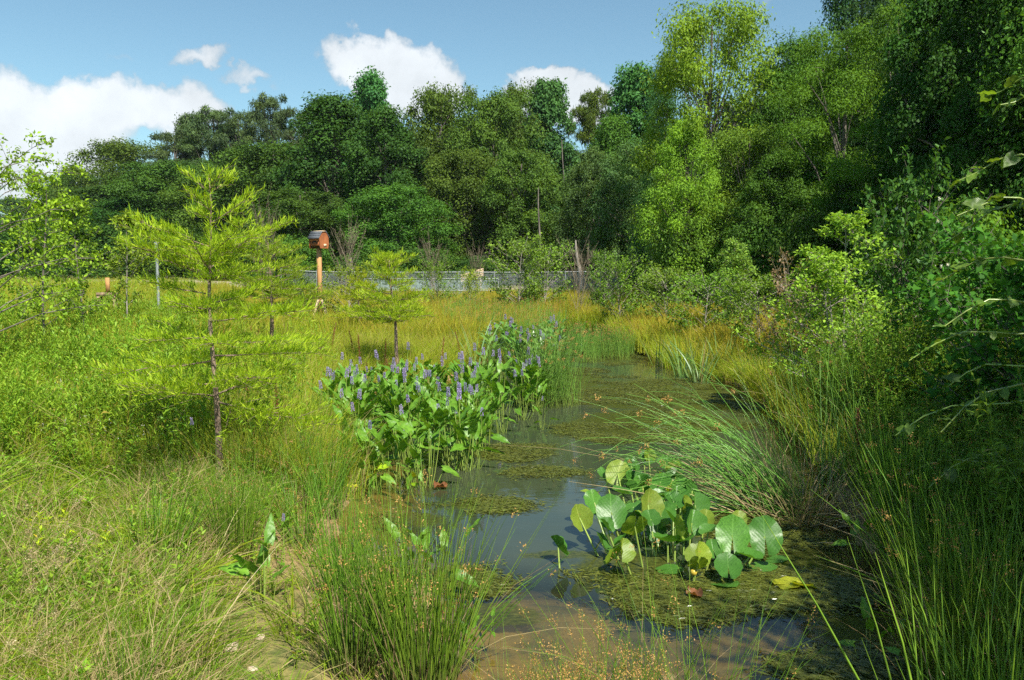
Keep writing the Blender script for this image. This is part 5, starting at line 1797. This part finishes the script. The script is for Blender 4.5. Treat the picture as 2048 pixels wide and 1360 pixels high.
for px, py, lab in [(160, 790, 'tall narrow-leaved goldenrod standing above the left weeds'), (90, 870, 'leafy goldenrod near the left edge of the meadow'),
                    (300, 770, 'dark goldenrod in the middle of the left weeds'), (380, 860, 'broad-leaved weed left of the large cypress'), (250, 850, 'bushy leafy weed with a yellowing leaf below it'),
                    (60, 770, 'leafy weed under the leftmost sapling'), (660, 720, 'slender goldenrod just left of the central cypress'), (620, 700, 'slender goldenrod right below the birdhouse post'),
                    (240, 720, 'broad-leaved dark weed beside the small wooden seat'), (90, 650, 'clump of dark broad leaves under the second sapling'),
                    (470, 700, 'slender goldenrod behind the lowest cypress bough'), (1900, 900, 'dark tall narrow-leaved weed on the right bank'), (1830, 800, 'tall feathery goldenrod on the right bank'),
                    (1950, 780, 'tall leafy weed before the rounded shrub at the right')]:
    x, y = hit(px, py, .25); o = link('leafy_weed', FB[i % 4], None, (x, y, gzf(x, y)), (0, 0, i * 1.2), 1.15 if px < 1500 else 1.5, (.95, .95, 1)); tag(o, lab, 'weed'); i += 1
for i, (px, py) in enumerate([(85, 1120), (190, 1110), (100, 1080)]):
    x, y = hit(px, py, .28)
    o = link('leafy_weed', FB[3], None, (x, y, gzf(x, y)), (0, 0, i), .55, (1.9, 1.5, .9)); tag(o, ['yellow-leaved seedling in the lower left grass', 'small leafy seedling right of the yellow-leaved one', 'pale seedling above the yellow-leaved one'][i], 'weed')
for i, (px, py, s) in enumerate([(460, 1290, .05), (520, 1262, .03), (430, 1235, .025), (1335, 1352, .045), (505, 1330, .03), (355, 1300, .03)]):
    x, y = hit(px, py, .2 if px < 1000 else -.1)
    g = G(); th = rng.random((1,))
    Vv = rdir(60) * np.array([1, .8, .55]) * s
    import bmesh
    bm = bmesh.new()
    for p in Vv: bm.verts.new(p)
    bmesh.ops.convex_hull(bm, input=bm.verts)
    me = bpy.data.meshes.new('stone'); bm.to_mesh(me); bm.free(); me.materials.append(plain_mat('stone', (.45, .36, .26), .8))
    o = link('stone', me, None, (x, y, gzf(x, y) + s * .3)); tag(o, ['pale stone on the mud at the lower left', 'small stone by the splayed pickerelweed', 'tiny stone in the grass left of the pickerelweed', 'pale stone at the bottom edge by the brown-headed rush', 'small stone below the pickerelweed on the mud', 'small pale stone in the lower left grass'][i], 'stone')

# ------------------------------------------------------------------ uncountable grass and weeds
def field(n, px0, px1, y0, y1, fn, pw=1.0):
    """points over the wedge the lens sees; fn gives the chance 0..1 from photo pixel of the spot, distance and shore distance"""
    u = rng.random(n)
    Yv = y0 * (y1 / y0) ** (u ** pw)
    px = rng.uniform(px0, px1, n)
    x = (px - 1024) / FPX * Yv
    sdv = pond_sd(x, Yv)
    z = gz(x, Yv)
    _, pyv = topix(x, Yv, z)
    k = rng.random(n) < fn(px, pyv, Yv, sdv, x)
    return np.stack([x, Yv, z], -1)[k], px[k], pyv[k]


def put(name, kinds, P, smin, smax, label, tilt=.12, zsc=None, cut=None):
    n = len(P)
    R = np.stack([rng.normal(0, tilt, n), rng.normal(0, tilt, n), rng.uniform(0, 6.28, n)], -1)
    s = rng.uniform(smin, smax, n)
    zs = s if zsc is None else s * zsc
    S = np.stack([s, s, zs], -1)
    return scatter(name, kinds, P, R, S, rng.integers(0, len(kinds), n), label)


def step(a, lo, hi): return np.clip((a - lo) / (hi - lo), 0, 1)


SHORT = [grass_kind(s, 34, .14, .13, .005, M['grass'], 3, .6, .5) for s in (101, 102, 103)]
FINE = [grass_kind(s, 30, .13, .25, .0056, M['grass'], 4, .35, .5, straw=6) for s in (104, 105, 106, 107)]
MEAD = [grass_kind(s, 60, .22, .50, .0095, M['meadow'], 4, .22, .3, straw=5) for s in (108, 109, 110)]
MEADF = [grass_kind(s, 80, .42, .60, .018, M['meadow'], 3, .2, .25) for s in (111, 112, 113)]
RUSTY = [grass_kind(s, 80, .42, .70, .017, M['rusty'], 4, .18, .2) for s in (114, 115)]
RMID = [rush(s, 38, .12, .62, .008, .2, .1, .1, .0, K=4)[0] for s in (116, 117)]
STRAW = [grass_kind(s, 22, .16, .34, .004, M['straw'], 4, .5, .6) for s in (118, 119)]
COARSE = [grass_kind(s, 16, .12, .30, .011, M['grass'], 5, .4, .7) for s in (126, 127)]
P, _, _ = field(2600, -500, 2300, 2.6, 12, lambda px, py, Y, s, x: (s > .4) * step(fbm(x, Y, .7, 43), .42, .6) * np.where((px > 385) & (Y < 6.4), .08, 1))
put('coarse_grass', COARSE, P, .6, 1.2, 'coarse broad-bladed grass mixed in the near bank')
HERB = [forb(s, .30, 5, .055, .020, 11, .12, M['weed']) for s in (128, 129, 130)]
P, _, _ = field(2400, -500, 900, 2.8, 11, lambda px, py, Y, s, x: (s > .4) * step(fbm(x, Y, .9, 47), .40, .6) * np.where((px > 385) & (Y < 6.4), .15, 1))
put('small_herbs', HERB, P, .6, 1.25, 'small leafy herbs among the near grass')
for q in bpy.data.collections['small_herbs_kinds'].objects: q.color = (1.15, 1, 1, 1)
SCRUB = [forb(s, 1.2, 6, .075, .020, 44, .22, M['scrub'], lean=.12) for s in (120, 121, 122)]
WEEDS = [forb(s, .60, 6, .085, .024, 24, .2, M['weed']) for s in (123, 124, 125)]

pond_keep = lambda sd_: (sd_ > .03)
near = lambda px, py, Y, sd_, x: (sd_ > .12) * np.where(sd_ < .9, .25 + .6 * fbm(x, Y, .6, 21), 1) * (fbm(x, Y, .9, 33) > .30)
P, _, _ = field(6000, -500, 2400, 2.2, 10, lambda px, py, Y, s, x: near(px, py, Y, s, x) * np.where((px > 400) & (px < 1900) & (Y < 5.5), .22, 1))
put('short_grass', SHORT, P, .7, 1.3, 'short matted turf over the near bank')
P, _, _ = field(6800, -500, 1300, 2.4, 12, lambda px, py, Y, s, x: (s > .35) * step(fbm(x, Y, 1.4, 41), .25, .55) * np.where((px > 385) & (Y < 6.6), .05, 1) * np.where((px > 260) & (Y < 4.6), .4, 1) * np.where(px > 640, .4, 1))
put('fine_grass', FINE, P, .7, 1.35, 'fine yellow-green grass covering the near left bank')
P, _, _ = field(1500, -500, 1100, 2.4, 9, lambda px, py, Y, s, x: (s > .3) * np.where((px > 400) & (Y < 6.6), .15, 1) * step(fbm(x, Y, .8, 51), .45, .6) * np.where(px > 400, .6, 1))
put('dry_grass', STRAW, P, .6, 1.15, 'dry straw among the near grass', tilt=.25)
# meadow
P, pxs, pys = field(13000, -300, 2300, 7.5, 26, lambda px, py, Y, s, x: (s > .05) * np.where(px < 420, .30, 1) * np.where((px > 1560), .35, 1) * np.where((abs(x - bx) < 1.0) & (Y > 19.5), .2, 1) * np.where(Y < 9, .6, 1))
put('meadow_grass', MEAD, P, .7, 1.25, 'bright yellow-green meadow grass')
P, pxs, pys = field(9000, -400, 2400, 20, 46, lambda px, py, Y, s, x: (s > .1) * .7 * np.where((abs(x - bx) < 1.0) & (Y > 20.0) & (Y < 26.3), .12, 1))
put('far_meadow_grass', MEADF, P, .8, 1.3, 'yellow-green grass of the far meadow')
P, pxs, pys = field(7000, -100, 2200, 14, 42, lambda px, py, Y, s, x: (s > .2) * step(fbm(x, Y, 4, 61), .25, .45) * np.where((abs(x - bx) < 1.0) & (Y > 19.0) & (Y < 26.3), .1, 1) * (
    ((px > 1130) & (px < 1760)) * step(Y, 15, 19) + ((px > 400) & (px <= 1130)) * step(Y, 19, 24) + (px <= 400) * .18))
put('rusty_grass', RUSTY, P, .8, 1.25, 'rust-tipped grass in bands across the back of the meadow')
P, _, _ = field(2800, -200, 2300, 3.2, 18, lambda px, py, Y, s, x: (s > -.05) * np.where((px > 330) & (px < 1700) & (Y < 6.5), 0, 1) * (s < 1.6) * step(fbm(x, Y, .8, 71), .4, .6) * np.where((px > 400) & (px < 1500) & (Y < 6.5), .10, .8) * np.where(px < 430, .3, 1))
put('shore_rushes', RMID, P, .6, 1.15, 'thin green rushes along the shore')
P, _, _ = field(5200, -300, 640, 7.0, 30, lambda px, py, Y, s, x: (s > .5) * step(fbm(x, Y, 1.6, 81), .3, .5) * np.where(px > 400, .18, 1) * step(Y, 7, 9.5))
o = put('leafy_weeds', WEEDS, P, .6, 1.25, 'leafy green weeds filling the left meadow', zsc=.5 + 1.7 * step(fbm(P[:, 0], P[:, 1], 1.1, 87), .25, .75)); o.color = (1, 1, 1, 1)
for q in bpy.data.collections['leafy_weeds_kinds'].objects: q.color = (1, 1, 1, 1)
P, _, _ = field(5600, 1480, 2500, 4.4, 26, lambda px, py, Y, s, x: (s > .55) * step(px + (Y - 9) * -4, 1540, 1680) * np.where(Y < 6.5, (px > 1800) * .5, 1))
put('bank_weeds', SCRUB, P, .75, 1.2, 'tall small-leaved weeds covering the right bank', zsc=.6 + .9 * step(fbm(P[:, 0], P[:, 1], 1.3, 89), .3, .75))
P, _, _ = field(500, 1640, 2500, 3.0, 9, lambda px, py, Y, s, x: (s > .12) * .9)
put('shaded_grass', FINE + RMID, P, 1.0, 1.7, 'long dark grass on the shaded right bank')
# small white flowers
g = G(); n = 60
add_heads(g, np.stack([rng.uniform(-.25, .25, 16), rng.uniform(-.25, .25, 16), rng.uniform(.3, .45, 16)], -1), None, 5, .012, .013, .009)
wf_ = g.mesh('white_flowers', M['white_flower'])
P, _, _ = field(160, 60, 420, 8, 11.5, lambda px, py, Y, s, x: .5 + 0 * x)
put('white_flowers', [wf_], P, .7, 1.1, 'tiny white flowers sprinkled in the left grass')

# pondweed mats on the water: flat slips of weed gathered in ragged patches
AK = []
for s_ in range(4):
    g = G(); n = 60
    a = rng.normal(0, .8, n)
    C = np.stack([rng.normal(0, .10, n), rng.normal(0, .055, n), rng.uniform(-.004, .006, n)], -1)
    D = np.stack([np.cos(a), np.sin(a), rng.normal(0, .05, n)], -1)
    leaves(g, C, D, np.stack([rng.normal(0, .25, n), rng.normal(0, .25, n), np.ones(n)], -1), rng.uniform(.03, .09, n), .013, droop=.02)
    AK.append(g.mesh('pondweed_tuft', M['algae']))
P, _, _ = field(60000, 600, 1900, 3.6, 30, lambda px, py, Y, s, x: (s < .0) * step(np.minimum(weedy(x, Y) * 1.6, .75) + (fbm(x, Y * 1.5, .8, 91, 5) - .5) * 2.6, .72, .95) * (weedy(x, Y) > .05) * .75)
P[:, 2] = .004
if len(P):
    n = len(P)
    R = np.zeros((n, 3)); R[:, 2] = rng.normal(0, .5, n)
    s = rng.uniform(.5, 1.2, n); sc_ = np.stack([s, s, np.full(n, 1.0)], -1)
    scatter('pondweed', AK, P, R, sc_, rng.integers(0, 4, n), 'olive mats of pondweed floating in ragged patches')
print('pondweed', len(P), 'objects', len(bpy.data.objects))
